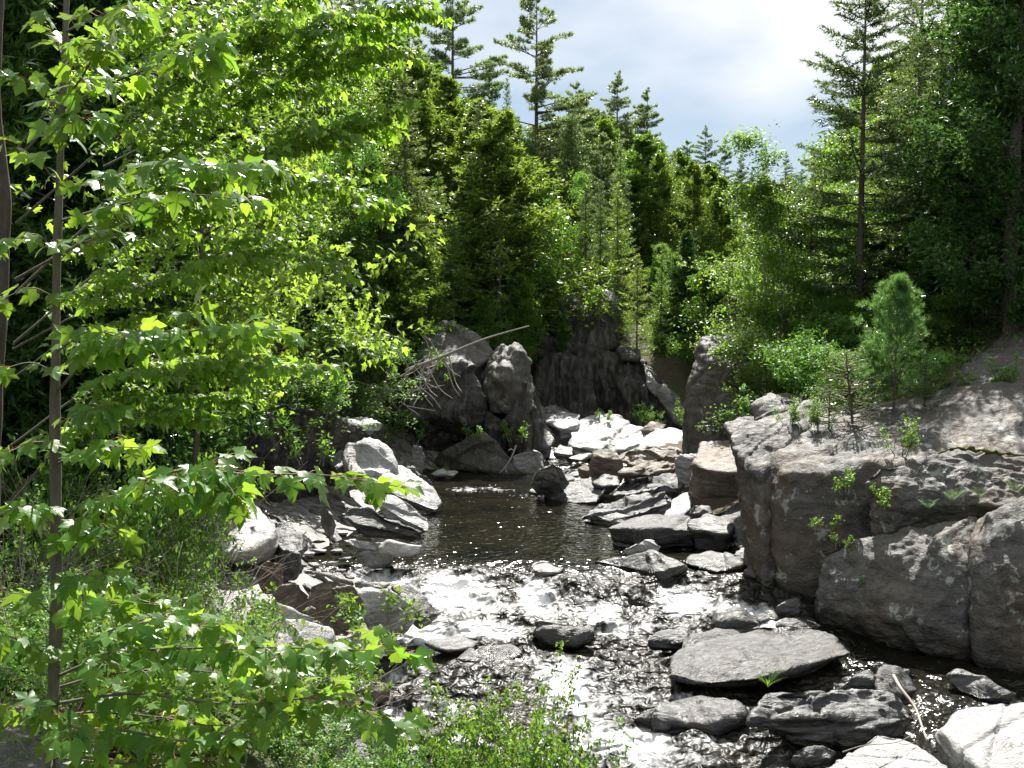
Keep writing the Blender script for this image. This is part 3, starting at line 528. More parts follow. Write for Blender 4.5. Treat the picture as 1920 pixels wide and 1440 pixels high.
slab('tall rounded white boulder striped with grey on the bank', [(640, 868, 1.4), (650, 828, 1.95), (690, 820, 2.05), (728, 842, 1.7), (748, 880, 1.2), (700, 893, 1.1), (655, 890, 1.15)], 1.0, M_PALE, res=5, k=12, amp=.05)
slab('narrow flat stone under the striped white boulder', [(640, 888, 1.25), (700, 878, 1.35), (722, 888, 1.2), (680, 898, 1.1)], .3, M_PALE)
slab('wide bright slab sloping from the bank into the pool', [(690, 900, 1.1), (715, 876, 1.25), (752, 872, 1.2), (800, 905, .75), (832, 942, .25), (820, 958, .12), (770, 940, .4), (720, 920, .8)], .55, M_PALE, res=5, k=30, amp=.04)
slab('grey slab below the wide bright slab', [(702, 942, .8), (735, 925, .95), (775, 945, .7), (806, 975, .3), (805, 998, .1), (765, 985, .25), (720, 965, .5)], .5, M_PALE, res=5, k=30)
slab('long dark edged slab pointing into the pool', [(640, 965, .9), (665, 948, 1.05), (710, 958, .9), (770, 980, .55), (802, 998, .3), (790, 1012, .15), (720, 995, .45), (660, 980, .75)], .5, M_SLATE, res=5, k=40, strata=1.0, back=.2)
slab('plank like stone jutting towards the pool', [(640, 1018, .55), (660, 1010, .6), (730, 1018, .5), (790, 1024, .4), (790, 1038, .25), (720, 1034, .3)], .22, M_PALE, res=5, k=50)
slab('pale stone under the plank like stone', [(658, 1040, .3), (690, 1030, .38), (745, 1035, .3), (740, 1048, .1), (690, 1055, .06)], .4, M_SCHIST)
slab('dark upright flake behind the long dark edged slab', [(598, 958, 1.3), (606, 948, 1.45), (622, 965, 1.3), (628, 985, 1.0), (616, 985, 1.0)], .5, M_SLATE)
slab('dark tilted stone in front of the black rock face', [(510, 1045, .75), (530, 1028, .95), (560, 1036, .85), (565, 1060, .55), (530, 1070, .5)], .6, M_WET_SHADE)
slab('tan angular stone under the big white boulder', [(478, 1068, .75), (500, 1050, .95), (530, 1058, .85), (528, 1082, .55), (490, 1090, .5)], .6, M_BROWN)
slab('large tan and grey boulder by the quiet water', [(572, 1120, .55), (580, 1095, .75), (620, 1085, .8), (665, 1098, .65), (680, 1130, .3), (660, 1160, .0), (610, 1165, .0), (585, 1145, .25)], .8, M_BROWN, res=5, k=14, amp=.06)
slab('smooth pale rock beside the large tan boulder', [(662, 1105, .5), (690, 1095, .55), (740, 1110, .42), (782, 1140, .1), (778, 1165, -.2), (720, 1172, -.2), (675, 1150, .1)], .7, M_PALE, res=5, k=18, amp=.05)
slab('dark slab edge nosing into the main rapid', [(735, 1100, .3), (765, 1095, .32), (800, 1120, .1), (826, 1152, -.2), (800, 1162, -.25), (770, 1140, 0)], .6, M_WET_SHADE, res=5, k=30)
slab('thin flat stone behind the dark slab edge', [(662, 1095, .4), (700, 1085, .42), (735, 1092, .35), (720, 1102, .28)], .25, M_SCHIST)
slab('brown rounded stone next to the large tan boulder', [(508, 1120, .6), (525, 1095, .8), (560, 1092, .8), (582, 1115, .5), (570, 1140, .25), (530, 1138, .3)], .7, M_BROWN, k=10)
slab('bleached log shaped stone below the brown rounded stone', [(476, 1140, .6), (500, 1128, .7), (560, 1148, .45), (592, 1158, .3), (585, 1172, .15), (520, 1158, .35)], .3, M_PALE, k=14)
slab('small round tan pebble stone by the log shaped stone', [(570, 1142, .45), (582, 1134, .5), (592, 1142, .42), (585, 1152, .32)], .3, M_BROWN, k=8)
slab('tan triangular stone half buried behind the white flat rock', [(570, 1180, .2), (590, 1162, .35), (612, 1175, .2), (600, 1190, .05)], .4, M_BROWN)
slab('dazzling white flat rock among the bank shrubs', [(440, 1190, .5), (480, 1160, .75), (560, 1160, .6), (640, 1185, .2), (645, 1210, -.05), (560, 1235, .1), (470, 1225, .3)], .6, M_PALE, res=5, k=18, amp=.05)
slab('white angular rock at the foot of the shrubs by the rapid', [(640, 1195, .0), (665, 1180, .1), (705, 1190, 0), (715, 1215, -.25), (670, 1222, -.25)], .5, M_PALE)
slab('small dark triangular stone by the rapid below the bank', [(712, 1195, -.15), (735, 1185, -.1), (750, 1208, -.35), (725, 1215, -.4)], .4, M_WET_SHADE)
slab('pale flat rock under the maple leaves at the bottom edge', [(560, 1440, -.3), (600, 1370, .1), (690, 1355, .0), (735, 1385, -.3), (740, 1450, -.6), (640, 1480, -.6)], .8, M_SCHIST, res=5, k=26)
slab('grey flat rock on the lower bank behind the willow shrub', [(430, 1430, .3), (470, 1385, .6), (560, 1380, .4), (580, 1430, .1), (500, 1460, .0)], .7, M_PALE, res=5, k=22)
slab('upright streaked stone at the cave mouth beside the pool', [(768, 850, 1.15), (775, 832, 1.45), (792, 834, 1.4), (796, 858, 1.0)], 1.1, M_SCHIST, k=26)
slab('grey stones sill where the striped boulder meets the pool', [(745, 885, .9), (770, 875, 1.0), (800, 890, .7), (812, 905, .35), (780, 905, .5)], .7, M_SCHIST)
slab('low white stone at the waterline under the cave', [(806, 888, .18), (830, 880, .25), (860, 884, .22), (850, 893, .1)], .3, M_PALE)

# loose flakes on the stony beach and pool margin
flake_meshes = []
for i in range(6):
    r = np.random.default_rng(300 + i); an = np.sort(r.uniform(0, 2 * np.pi, 7)); rad = r.uniform(.6, 1.0, 7)
    T = np.stack([np.cos(an) * rad, np.sin(an) * rad * .62, r.uniform(-.05, .05, 7)], 1); V, F = rock_geo(np.vstack([T, T * .92 - [0, 0, .28]]), 3, 40, .05, .6, 300 + i)
    flake_meshes.append([mesh_of('flake', V, F, m) for m in (M_SCHIST, M_PALE, M_WET_SHADE)])
fl = [(548, 1052, 26), (575, 1040, 40), (600, 1035, 44), (560, 1066, 36), (590, 1062, 40), (622, 1058, 40), (640, 1072, 30), (612, 1078, 34), (650, 1050, 34), (585, 1082, 26), (632, 1035, 36),
      (600, 1018, 30), (570, 1020, 30), (640, 1000, 36), (660, 1018, 30), (690, 1008, 26), (620, 1000, 26), (545, 1078, 22), (520, 1090, 20), (655, 1085, 26)]
for i, (a, b, w) in enumerate(fl):
    z = max(gz(*onz(a, b, .3)[:2]) + .02, .04); p = onz(a, b, z); s = w / F_PX * p[1] * .62
    o = link('stone_flake', flake_meshes[i % 6][(0, 1, 0, 2)[i % 4]], None, p + np.array([0, 0, .06]), 'thin loose grey flake of stone strewn on the little beach', 'stone', 'flakes on the stony beach')
    o.scale = (s, s, s * .8); o.rotation_euler = (random.uniform(-.2, .2), random.uniform(-.2, .2), random.uniform(-.6, .6))
for i, (a, b, w) in enumerate([(690, 1078, 34), (745, 1078, 22), (775, 1088, 18), (715, 1090, 20), (700, 1092, 26), (1420, 1072, 26), (1405, 1095, 22), (1368, 1088, 16), (1130, 1030, 12), (1240, 1005, 18), (1075, 868, 20), (1090, 845, 14)]):
    z = float(wlevel(*[np.array([v]) for v in onz(a, b, 0)[:2]])[0]) + .03; p = onz(a, b, z); s = w / F_PX * p[1] * .62
    o = link('water_stone', flake_meshes[(i * 5 + 1) % 6][i % 3], None, p, 'small stone just breaking the surface at the edge of the water', 'stone', 'stones awash at the river edges')
    o.scale = (s, s * .9, s); o.rotation_euler = (random.uniform(-.2, .2), random.uniform(-.2, .2), random.uniform(0, 6))

rub = np.random.default_rng(31); cnt = [0, 0]
for side, nmax, lab, grp in ((0, 120, 'angular loose stone in the rubble between the slabs of the sunny bank', 'rubble on the sunny bank'), (1, 60, 'angular loose stone in the rubble below the great outcrop', 'rubble below the outcrop')):
    while cnt[side] < nmax:
        y = rub.uniform(18.5, 36) if side == 0 else rub.uniform(22, 37); xl, xr = np.interp(y, EY, EXL), np.interp(y, RYE, EXR)
        x = xl - rub.uniform(-.5, 1) * 4.2 * rub.uniform(.3, 1) if side == 0 else xr + rub.uniform(-.5, 3.2); z = gz(x, y)
        if z < float(wlevel(np.array([x]), np.array([y]))[0]) - .25: continue
        s_ = rub.uniform(.15, .85) ** 1.3 * (1 if side == 0 else .8); o = link('loose_stone', flake_meshes[int(rub.integers(0, 6))][int(rub.choice([0, 0, 1, 2]))], None, (x, y, z + .12 * s_), lab, 'stone', grp)
        o.scale = (s_ * rub.uniform(1, 1.5), s_, s_ * rub.uniform(.5, 1.1)); o.rotation_euler = (.12 + rub.normal() * .14, (.30 if side == 0 else -.22) + rub.normal() * .14, -.35 + rub.normal() * .5); cnt[side] += 1

# --- the great ledge and boulder on the shaded bank
led = thing('rock_outcrop', ony(1480, 1130, 22), 'great grey brown outcrop with stepped ledges carrying the young pine', 'outcrop')
def lp(nm, pts, mat=M_GRANITE, **kw): return bulk(None, pts, mat, nm, parent=led, **dict(dict(strata=.12), **kw))
lp('nose', [(1366, 830, 23.6), (1372, 798, 24.2), (1405, 778, 24.8), (1470, 772, 25.2), (1520, 790, 24.2), (1392, 905, 22.9), (1385, 870, 23.2), (1428, 888, 22.4), (1428, 1000, 22.1), (1436, 1180, 21.7), (1520, 1000, 22.6), (1520, 1100, 24), (1400, 960, 25)], res=6, k=16, amp=.05, chip=.9, cuts=3)
lp('ledge', [(1425, 815, 24.2), (1500, 768, 26), (1600, 775, 26.5), (1760, 745, 27.5), (1860, 730, 27.6), (1438, 888, 22.0), (1620, 868, 21.5), (1690, 852, 21.7), (1800, 852, 21.7), (1960, 866, 21.5), (2150, 876, 21.3), (1432, 1000, 21.9), (1440, 1180, 21.4), (1560, 1180, 21.2), (1600, 1000, 21.2), (1605, 870, 21.6), (2150, 1150, 22.2), (2150, 1000, 30), (1500, 1000, 30)], res=6, k=13, amp=.055, chip=1.0, cuts=3)
lp('slope', [(1690, 790, 24.8), (1760, 740, 27), (1800, 690, 28.5), (1880, 628, 30), (2000, 580, 31), (2150, 540, 31), (1680, 845, 22.0), (1800, 850, 21.9), (1960, 862, 21.7), (2150, 872, 21.5), (2150, 700, 34), (1760, 800, 32), (1750, 900, 24), (2150, 950, 24)], res=6, k=24, amp=.06, chip=1.0, cuts=2)
lp('step', [(1612, 905, 21.0), (1650, 855, 21.5), (1780, 846, 21.5), (1960, 862, 21.3), (2150, 868, 21.2), (1618, 945, 20.8), (1700, 950, 20.5), (1850, 945, 20.3), (2150, 960, 20.2), (1630, 1080, 20.9), (2150, 1080, 21), (1900, 1000, 23)], res=6, k=20, amp=.06, chip=1.0, cuts=2)
lb = thing('boulder', ony(1700, 1230, 20), 'huge brown stained boulder with pale lichen and a slanting crack above the side channel', 'boulder')
def bp_(nm, pts, mat=M_GRANITE, **kw): return bulk(None, pts, mat, nm, parent=lb, **dict(dict(strata=.1), **kw))
bp_('face', [(1500, 1120, 20.6), (1515, 1060, 20.8), (1600, 1022, 20.6), (1640, 995, 20.6), (1740, 968, 20.4), (1830, 962, 20.2), (1690, 1010, 20.0), (1520, 1140, 20.5), (1600, 1150, 19.8), (1700, 1160, 19.2), (1800, 1190, 18.9), (1865, 1060, 19.2), (1850, 1250, 19.3), (1700, 1230, 20.0), (1560, 1190, 20.8), (1860, 1000, 22), (1600, 1250, 20.6), (1850, 1330, 19.4)], res=6, k=20, amp=.045, chip=.9, cuts=2)
bp_('outer_face', [(1830, 968, 20.1), (1900, 925, 19.9), (2100, 900, 19.9), (1790, 1110, 19.1), (1815, 1180, 18.7), (1880, 1000, 19.1), (2100, 980, 18.6), (1830, 1250, 18.7), (1880, 1270, 18.5), (1960, 1290, 18.2), (2150, 1340, 17.8), (2150, 1100, 18), (2100, 1100, 22), (1860, 1150, 21), (1850, 1330, 19), (2150, 1420, 18.4)], res=6, k=20, amp=.045, chip=.9, cuts=2)
bulk('grey wedge of rock above the nose of the ledge', [(1408, 760, 26.5), (1440, 738, 27.2), (1505, 730, 27.6), (1512, 748, 27), (1490, 790, 26), (1415, 795, 26), (1420, 830, 26.5), (1500, 820, 27.5)], M_KNOB, k=24)
bulk('light streaked rock behind the seedlings on the ledge', [(1468, 790, 25.8), (1510, 748, 27), (1570, 742, 27.4), (1560, 790, 25.8), (1500, 810, 25.5), (1520, 830, 27)], M_GRANITE, k=18)
bulk('mossy layered rock wedged behind the leaning block', [(1360, 800, 26.5), (1385, 780, 27.2), (1425, 775, 27.4), (1430, 795, 26.4), (1370, 820, 26), (1400, 840, 27)], M_KNOB, k=18)
cr = thing('column_rock', ony(1330, 860, 32), 'tall column of grey rock under the birches beside the narrows', 'rock')
bulk(None, [(1308, 665, 33), (1312, 642, 33.3), (1350, 634, 33.8), (1400, 640, 34.5), (1420, 700, 33.8), (1272, 745, 32.2), (1285, 700, 32.6), (1330, 672, 32.0), (1390, 700, 31.8), (1420, 760, 32), (1270, 760, 32), (1278, 870, 31.8), (1345, 760, 31.2), (1340, 880, 31.2), (1420, 880, 31.8), (1420, 880, 36), (1300, 850, 36)], M_KNOB, 'shaft', k=16, parent=cr, res=6, amp=.07)
bulk(None, [(1306, 670, 33.4), (1312, 640, 33.6), (1345, 632, 34), (1380, 640, 34.4), (1375, 675, 33.4), (1330, 680, 33.2), (1340, 690, 35)], M_KNOB, 'cap', k=16, parent=cr)
bulk(None, [(1345, 740, 31.6), (1400, 725, 31.8), (1440, 760, 31.8), (1420, 840, 31.2), (1345, 850, 31.0), (1440, 860, 33), (1350, 860, 33)], M_KNOB, 'buttress', k=18, parent=cr)

# --- the cliff over the head of the pool
lc = thing('cliff', ony(880, 890, 36), 'dark overhanging cliff with a bulging grey crown above the head of the pool', 'cliff')
def cp_(nm, pts, mat=M_KNOB, **kw): return bulk(None, pts, mat, nm, parent=lc, **dict(dict(strata=.12), **kw))
cp_('wall', [(715, 765, 38.6), (775, 695, 38.7), (840, 655, 39.2), (930, 668, 38.6), (992, 680, 38.3), (1002, 760, 37.7), (1004, 900, 37.2), (900, 900, 37.6), (760, 900, 38.8), (695, 850, 39.2), (1004, 700, 42), (720, 760, 42), (1004, 900, 42), (700, 890, 42)], M_CLIFF, res=6, k=16, amp=.07, flute=.3)
cp_('crown', [(770, 690, 38.5), (790, 640, 39.5), (820, 615, 40), (850, 612, 40.2), (880, 622, 40), (915, 640, 39.5), (930, 670, 38.6), (900, 700, 37.6), (840, 690, 37.6), (790, 710, 37.8), (850, 760, 39), (930, 720, 39.5)], res=5, k=12, amp=.08)
cp_('shoulder', [(720, 745, 37.6), (770, 712, 37.8), (830, 682, 37.4), (880, 678, 37.2), (912, 715, 36.8), (925, 760, 36.6), (918, 820, 36.8), (840, 780, 36.3), (760, 790, 36.8), (700, 800, 37.6), (860, 830, 38)], M_CLIFF, res=6, k=12, amp=.08)
cp_('overhang', [(700, 770, 38), (740, 745, 37.4), (860, 740, 36.8), (930, 770, 36.9), (960, 800, 37), (690, 850, 38.6), (800, 870, 38.2), (920, 890, 37.2), (960, 890, 37.2), (940, 830, 36.6), (760, 890, 40), (950, 890, 40)], M_CLIFF, res=6, k=12, amp=.08, flute=.25)
cp_('knob', [(905, 720, 37.2), (918, 668, 37.6), (945, 640, 38), (972, 638, 38), (992, 662, 37.8), (998, 720, 37.4), (992, 800, 37.1), (910, 790, 36.9), (945, 800, 36.7), (950, 700, 36.7), (995, 740, 40), (915, 720, 40), (930, 650, 39.5)], res=5, k=11, amp=.09, chip=.8)
cp_('pillar', [(960, 720, 37), (992, 700, 37.1), (990, 800, 36.7), (985, 860, 36.5), (968, 850, 36.4), (955, 780, 36.6), (990, 860, 38), (960, 860, 38)], M_CLIFF, k=14, flute=.15)
cp_('apron', [(880, 820, 36.2), (905, 805, 36.2), (935, 830, 36.0), (965, 858, 35.8), (985, 895, 35.7), (850, 860, 36.2), (820, 845, 36.6), (900, 895, 35.7), (800, 875, 37), (900, 900, 38), (990, 900, 38)], M_KNOB, res=5, k=20, amp=.06)
cp_('toe', [(960, 860, 36), (990, 835, 36.2), (1015, 850, 36.1), (1022, 880, 35.8), (1005, 900, 35.6), (970, 895, 35.6), (1010, 895, 37)], M_SCHIST, k=24)
# far cliff
fc = thing('cliff', ony(1130, 800, 46), 'streaked black cliff wall closing the gorge beyond the white ledges', 'cliff')
def fp_(nm, pts, mat=M_CLIFF, **kw): return bulk(None, pts, mat, nm, parent=fc, **dict(dict(strata=.05), **kw))
fp_('wall', [(960, 610, 46.5), (1060, 640, 46.3), (1150, 662, 46), (1200, 668, 46), (1235, 705, 45.6), (1275, 780, 45), (1285, 815, 44.8), (985, 820, 45.8), (1100, 815, 45.2), (1160, 815, 45), (1280, 820, 48), (985, 660, 50), (1200, 660, 49), (985, 820, 50)], res=6, k=30, amp=.06, flute=.55)
fp_('bay', [(1000, 670, 45.9), (1060, 650, 46), (1110, 665, 45.6), (1120, 810, 44.9), (1060, 812, 45), (1000, 810, 45.4), (1100, 800, 47)], res=5, k=16, flute=.4)
fp_('upper_buttress', [(1030, 560, 47.5), (1075, 545, 48), (1135, 540, 48), (1158, 558, 47.6), (1165, 640, 46.8), (1160, 665, 46.4), (1095, 668, 46.2), (1050, 665, 46.6), (1110, 600, 46.8), (1150, 650, 50), (1050, 650, 50)], res=5, k=13, flute=.35)
fp_('cap_stone', [(1160, 655, 46), (1175, 648, 46.4), (1198, 655, 46.4), (1202, 675, 45.8), (1165, 675, 45.8), (1185, 670, 47)], M_KNOB, k=12)
fp_('sloping_shoulder', [(1198, 675, 46), (1222, 685, 46), (1270, 740, 45.6), (1285, 790, 45), (1240, 720, 45.2), (1215, 740, 45.2), (1275, 810, 44.8), (1290, 800, 47), (1220, 700, 48)], M_SCHIST, k=24)
bulk('dark mossy rock wall deep in the shade behind the stony bank', [(250, 800, 25.5), (330, 775, 26.0), (450, 760, 26.8), (560, 750, 28.2), (640, 770, 29.5), (680, 800, 30.5), (600, 950, 29.2), (640, 900, 30.2), (480, 990, 27.6), (560, 985, 28.2), (330, 980, 26.8), (260, 960, 26.4), (250, 830, 31), (450, 790, 32), (680, 830, 34), (280, 980, 31), (650, 940, 33)], M_CLIFF, 'rock_wall', res=6, k=14, amp=.07, flute=.25)
bulk('grey boulder with a flat top up in the woods above the cliff', [(905, 530, 56), (910, 505, 57), (950, 500, 57), (968, 512, 56.5), (965, 545, 55.6), (912, 548, 55.6), (940, 548, 59)], M_KNOB, k=16)
bulk('pale flat slab in front of the boulder up in the woods', [(922, 530, 55), (935, 526, 55.4), (955, 528, 55.4), (952, 538, 54.8), (925, 540, 54.8), (940, 542, 56)], M_PALE, k=16)
bulk('dark rock face rising through the shaded trees above the ledge', [(1700, 330, 40), (1740, 300, 41), (1820, 320, 42), (1840, 420, 41), (1820, 640, 37), (1720, 660, 37), (1695, 500, 38), (1900, 640, 44), (1720, 640, 46), (1780, 480, 37.6)], M_CLIFF, 'crag', res=5, k=12, flute=.3)
bulk('grey rock slope under the maple at the bottom corner', [(-140, 1330, 8.0), (-40, 1290, 8.6), (60, 1285, 8.8), (150, 1310, 8.6), (190, 1400, 7.8), (160, 1500, 7.0), (-100, 1500, 6.6), (0, 1350, 10), (120, 1380, 10), (-140, 1500, 10)], M_GRANITE, k=14, amp=.06)
# ------------------------------------------------------------------ plants
BLADE = (np.array([[-.13, 0, 0], [.13, 0, 0], [0, 1, 0.03]]), np.array([[0, 1, 2]]))
DIAM = (np.array([[0, 0, 0], [.30, .45, .05], [0, 1, -.04], [-.30, .45, .05]]), np.array([[0, 1, 2], [0, 2, 3]]))
OVAL = (np.array([[0, 0, 0], [.24, .25, .06], [.27, .6, .06], [0, 1, -.06], [-.27, .6, .06], [-.24, .25, .06], [0, .45, 0]]),
        np.array([[0, 1, 6], [1, 2, 6], [2, 3, 6], [3, 4, 6], [4, 5, 6], [5, 0, 6]]))
def blades(pos, D, size, r, width=1.0, up=0.3):
    n = len(pos); Nn = rdir(n, r) + np.array([0, 0, up]); M = frames(D, Nn)
    TV = BLADE[0] * np.array([width, 1, 1]); return scatter(TV, BLADE[1], pos, M, size)
def noisy_line(p0, d, L, n, r, wob=0.06, curve=(0, 0, 0)):
    t = np.linspace(0, 1, n)[:, None]; w = np.cumsum(r.normal(size=(n, 3)) * wob * L / n, axis=0); w[0] = 0
    return p0 + d * L * t + np.array(curve) * L * t ** 2 + w

def pine(seed, H=20., first=.28, spread=3.4, dens=1.0, bare=.0, needle=.27, bw=.75):
    r = np.random.default_rng(seed); T = noisy_line(np.zeros(3), np.array([0, 0, 1.]), H, 14, r, .012)
    trunk = tube(T, np.linspace(.017 * H, .01, 14) * .8, 8); limbs, fol = [], []
    h = first * H
    while h < H * .985:
        u = (h / H - first) / (1 - first); prof = spread * (1 - u) ** .75 * (0.65 + .5 * min(1, u * 5)) * (1 if u < .9 else .8)
        for b in range(r.integers(4, 7)):
            az = r.uniform(0, 2 * np.pi); L = max(.35, prof * r.choice([.4, .7, 1.0, 1.25]) * r.uniform(.8, 1.1)); rise = .05 + .55 * u ** 2 + r.normal() * .09
            d = np.array([math.cos(az), math.sin(az), rise]); d /= np.linalg.norm(d)
            p0 = np.array([np.interp(h, T[:, 2], T[:, 0]), np.interp(h, T[:, 2], T[:, 1]), h + r.uniform(-.35, .35)])
            B = noisy_line(p0, d, L, 7, r, .05, (0, 0, -.05 + .16 * (1 - u)))
            limbs.append(tube(B, np.linspace(.012 + .011 * L, .006, 7), 4))
            nt = int(L * 30 * dens); t = r.uniform(.22 if L > .8 else .05, 1.0, nt) ** .8
            pb = np.stack([np.interp(t, np.linspace(0, 1, 7), B[:, k]) for k in range(3)], 1)
            side = np.cross(d, [0, 0, 1.]); side /= np.linalg.norm(side) + 1e-6
            off = (r.uniform(-1, 1, nt) * (0.12 + .36 * np.sin(np.pi * np.clip(t, .05, .97))) * min(1.2, L * .55))[:, None]
            tp = pb + side * off + d * np.abs(off) * .5 + np.array([0, 0, 1]) * r.normal(size=(nt, 1)) * .07 + np.array([0, 0, .06])
            k = 8; pos = np.repeat(tp, k, 0)
            D = d * .7 + side * np.repeat(np.sign(off), k, 0) * .45 + rdir(nt * k, r) * .95 + np.array([0, 0, .45])
            fol.append(blades(pos, D, r.uniform(.7, 1.25, nt * k) * needle, r, bw))
        h += r.uniform(.35, 1.35) * H / 20 * (1 - .45 * u)
    if bare:
        for i in range(10):
            az, hh = r.uniform(0, 6.28), r.uniform(.1, first) * H; L = r.uniform(.5, 1.6); limbs.append(tube(noisy_line(np.array([0, 0, hh]), np.array([math.cos(az), math.sin(az), -.1]), L, 5, r, .1), np.linspace(.02, .004, 5), 4))
    return dict(trunk=trunk, limbs=cat_parts(limbs), crown=cat_parts(fol)), H
def spruce(seed, H=14., first=.12, spread=2.2, droop=.25, dens=1.0, needle=.15, step=.36, bw=1.1, gap=0.0, dead=.0):
    r = np.random.default_rng(seed); T = noisy_line(np.zeros(3), np.array([0, 0, 1.]), H, 14, r, .008)
    trunk = tube(T, np.linspace(.014 * H, .008, 14) * .8, 8); limbs, fol = [], []
    h = first * H
    while h < H * .99:
        u = (h / H - first) / (1 - first); prof = spread * (1 - u) ** .85 * (.7 + .3 * min(1, u * 6)) + .12
        for b in range(r.integers(4, 7)):
            if gap and r.random() < gap: continue
            az = r.uniform(0, 2 * np.pi); L = prof * r.uniform(.65, 1.12); rise = -droop * (1 - u) + .5 * u + r.normal() * .07
            d = np.array([math.cos(az), math.sin(az), rise]); d /= np.linalg.norm(d)
            p0 = np.array([np.interp(h, T[:, 2], T[:, 0]), np.interp(h, T[:, 2], T[:, 1]), h + r.uniform(-.12, .12)])
            B = noisy_line(p0, d, L, 6, r, .04, (0, 0, .22 * (1 - u)))
            limbs.append(tube(B, np.linspace(.008 + .009 * L, .004, 6), 4))
            side = np.cross(d, [0, 0, 1.]); side /= np.linalg.norm(side) + 1e-6
            nb = max(3, int(L / .115 * dens)); tb = np.linspace(.12, 1, nb) + r.normal(size=nb) * .02; tb = np.clip(tb, .06, 1)
            pb = np.stack([np.interp(tb, np.linspace(0, 1, 6), B[:, k]) for k in range(3)], 1)
            sg = np.where(np.arange(nb) % 2 == 0, 1, -1); bl = (L * .38 * (1.08 - tb) + .10) * r.uniform(.7, 1.2, nb)
            bd = d * .75 + side * sg[:, None] * .8 + np.array([0, 0, -.18]); bd /= np.linalg.norm(bd, axis=1)[:, None]
            m = np.maximum(2, (bl / .042 * dens).astype(int)); idx = np.repeat(np.arange(nb), m)
            tt = r.uniform(0, 1, len(idx)); pos = pb[idx] + bd[idx] * (bl[idx] * tt)[:, None] + r.normal(size=(len(idx), 3)) * .012 + np.array([0, 0, -.06]) * (tt ** 2 * bl[idx])[:, None]
            D = bd[idx] * .8 + rdir(len(idx), r) * .8 + np.array([0, 0, .12])
            fol.append(blades(pos, D, r.uniform(.7, 1.3, len(idx)) * needle, r, bw))
            m2 = int(L / .03 * dens); t2 = r.uniform(.15, 1.0, m2); p2 = np.stack([np.interp(t2, np.linspace(0, 1, 6), B[:, k]) for k in range(3)], 1)
            fol.append(blades(p2, d * .6 + rdir(m2, r), r.uniform(.7, 1.3, m2) * needle, r, bw))
        h += step * r.uniform(.75, 1.25) * (1 - .35 * u)
    if dead:
        for i in range(26):
            az, hh = r.uniform(0, 6.28), r.uniform(.04, max(first, .1) + .1) * H; L = r.uniform(.4, 1.3); limbs.append(tube(noisy_line(np.array([0, 0, hh]), np.array([math.cos(az), math.sin(az), -.15]), L, 5, r, .12), np.linspace(.012, .003, 5), 3))
    return dict(trunk=trunk, limbs=cat_parts(limbs), crown=cat_parts(fol)), H
def cedar(seed, H=9., spread=1.5, first=.1, dens=1.0, size=.19):
    r = np.random.default_rng(seed); T = noisy_line(np.zeros(3), np.array([0, 0, 1.]), H, 12, r, .02)
    trunk = tube(T, np.linspace(.016 * H, .01, 12) * .8, 7); limbs, fol = [], []
    nb = int(130 * dens)
    for b in range(nb):
        u = r.uniform(0, 1) ** .9; h = (first + (1 - first) * u) * H * .97; az = r.uniform(0, 6.283); L = max(.25, spread * 1.1 * (1 - u) ** .75 * r.choice([.5, .8, 1.0, 1.3]) * r.uniform(.8, 1.1))
        d = np.array([math.cos(az), math.sin(az), .05 + .5 * u]); d /= np.linalg.norm(d)
        p0 = np.array([np.interp(h, T[:, 2], T[:, 0]), np.interp(h, T[:, 2], T[:, 1]), h])
        B = noisy_line(p0, d, L, 6, r, .08, (0, 0, .28)); limbs.append(tube(B, np.linspace(.008 + .008 * L, .003, 6), 4))
        nf = int(L * 44 + 10); t = r.uniform(.25, 1.05, nf) ** .75; pb = np.stack([np.interp(t, np.linspace(0, 1, 6), B[:, k]) for k in range(3)], 1)
        cp = pb + rdir(nf, r) * (r.uniform(0, 1, nf) ** .7 * (.15 + .20 * L))[:, None] * np.array([1, 1, .75])
        fd = d * .8 + rdir(nf, r) * .7 + np.array([0, 0, -.15 + .3 * u]); k = 6
        idx = np.repeat(np.arange(nf), k); sp = np.tile(np.linspace(-1, 1, k), nf); nrm = np.cross(fd, rdir(nf, r)); nrm /= np.linalg.norm(nrm, axis=1)[:, None] + 1e-6
        D = fd[idx] + nrm[idx] * sp[:, None] * .95 + rdir(nf * k, r) * .25
        fol.append(blades(cp[idx], D, r.uniform(.6, 1.2, nf * k) * size, r, 1.35))
    return dict(trunk=trunk, limbs=cat_parts(limbs), crown=cat_parts(fol)), H
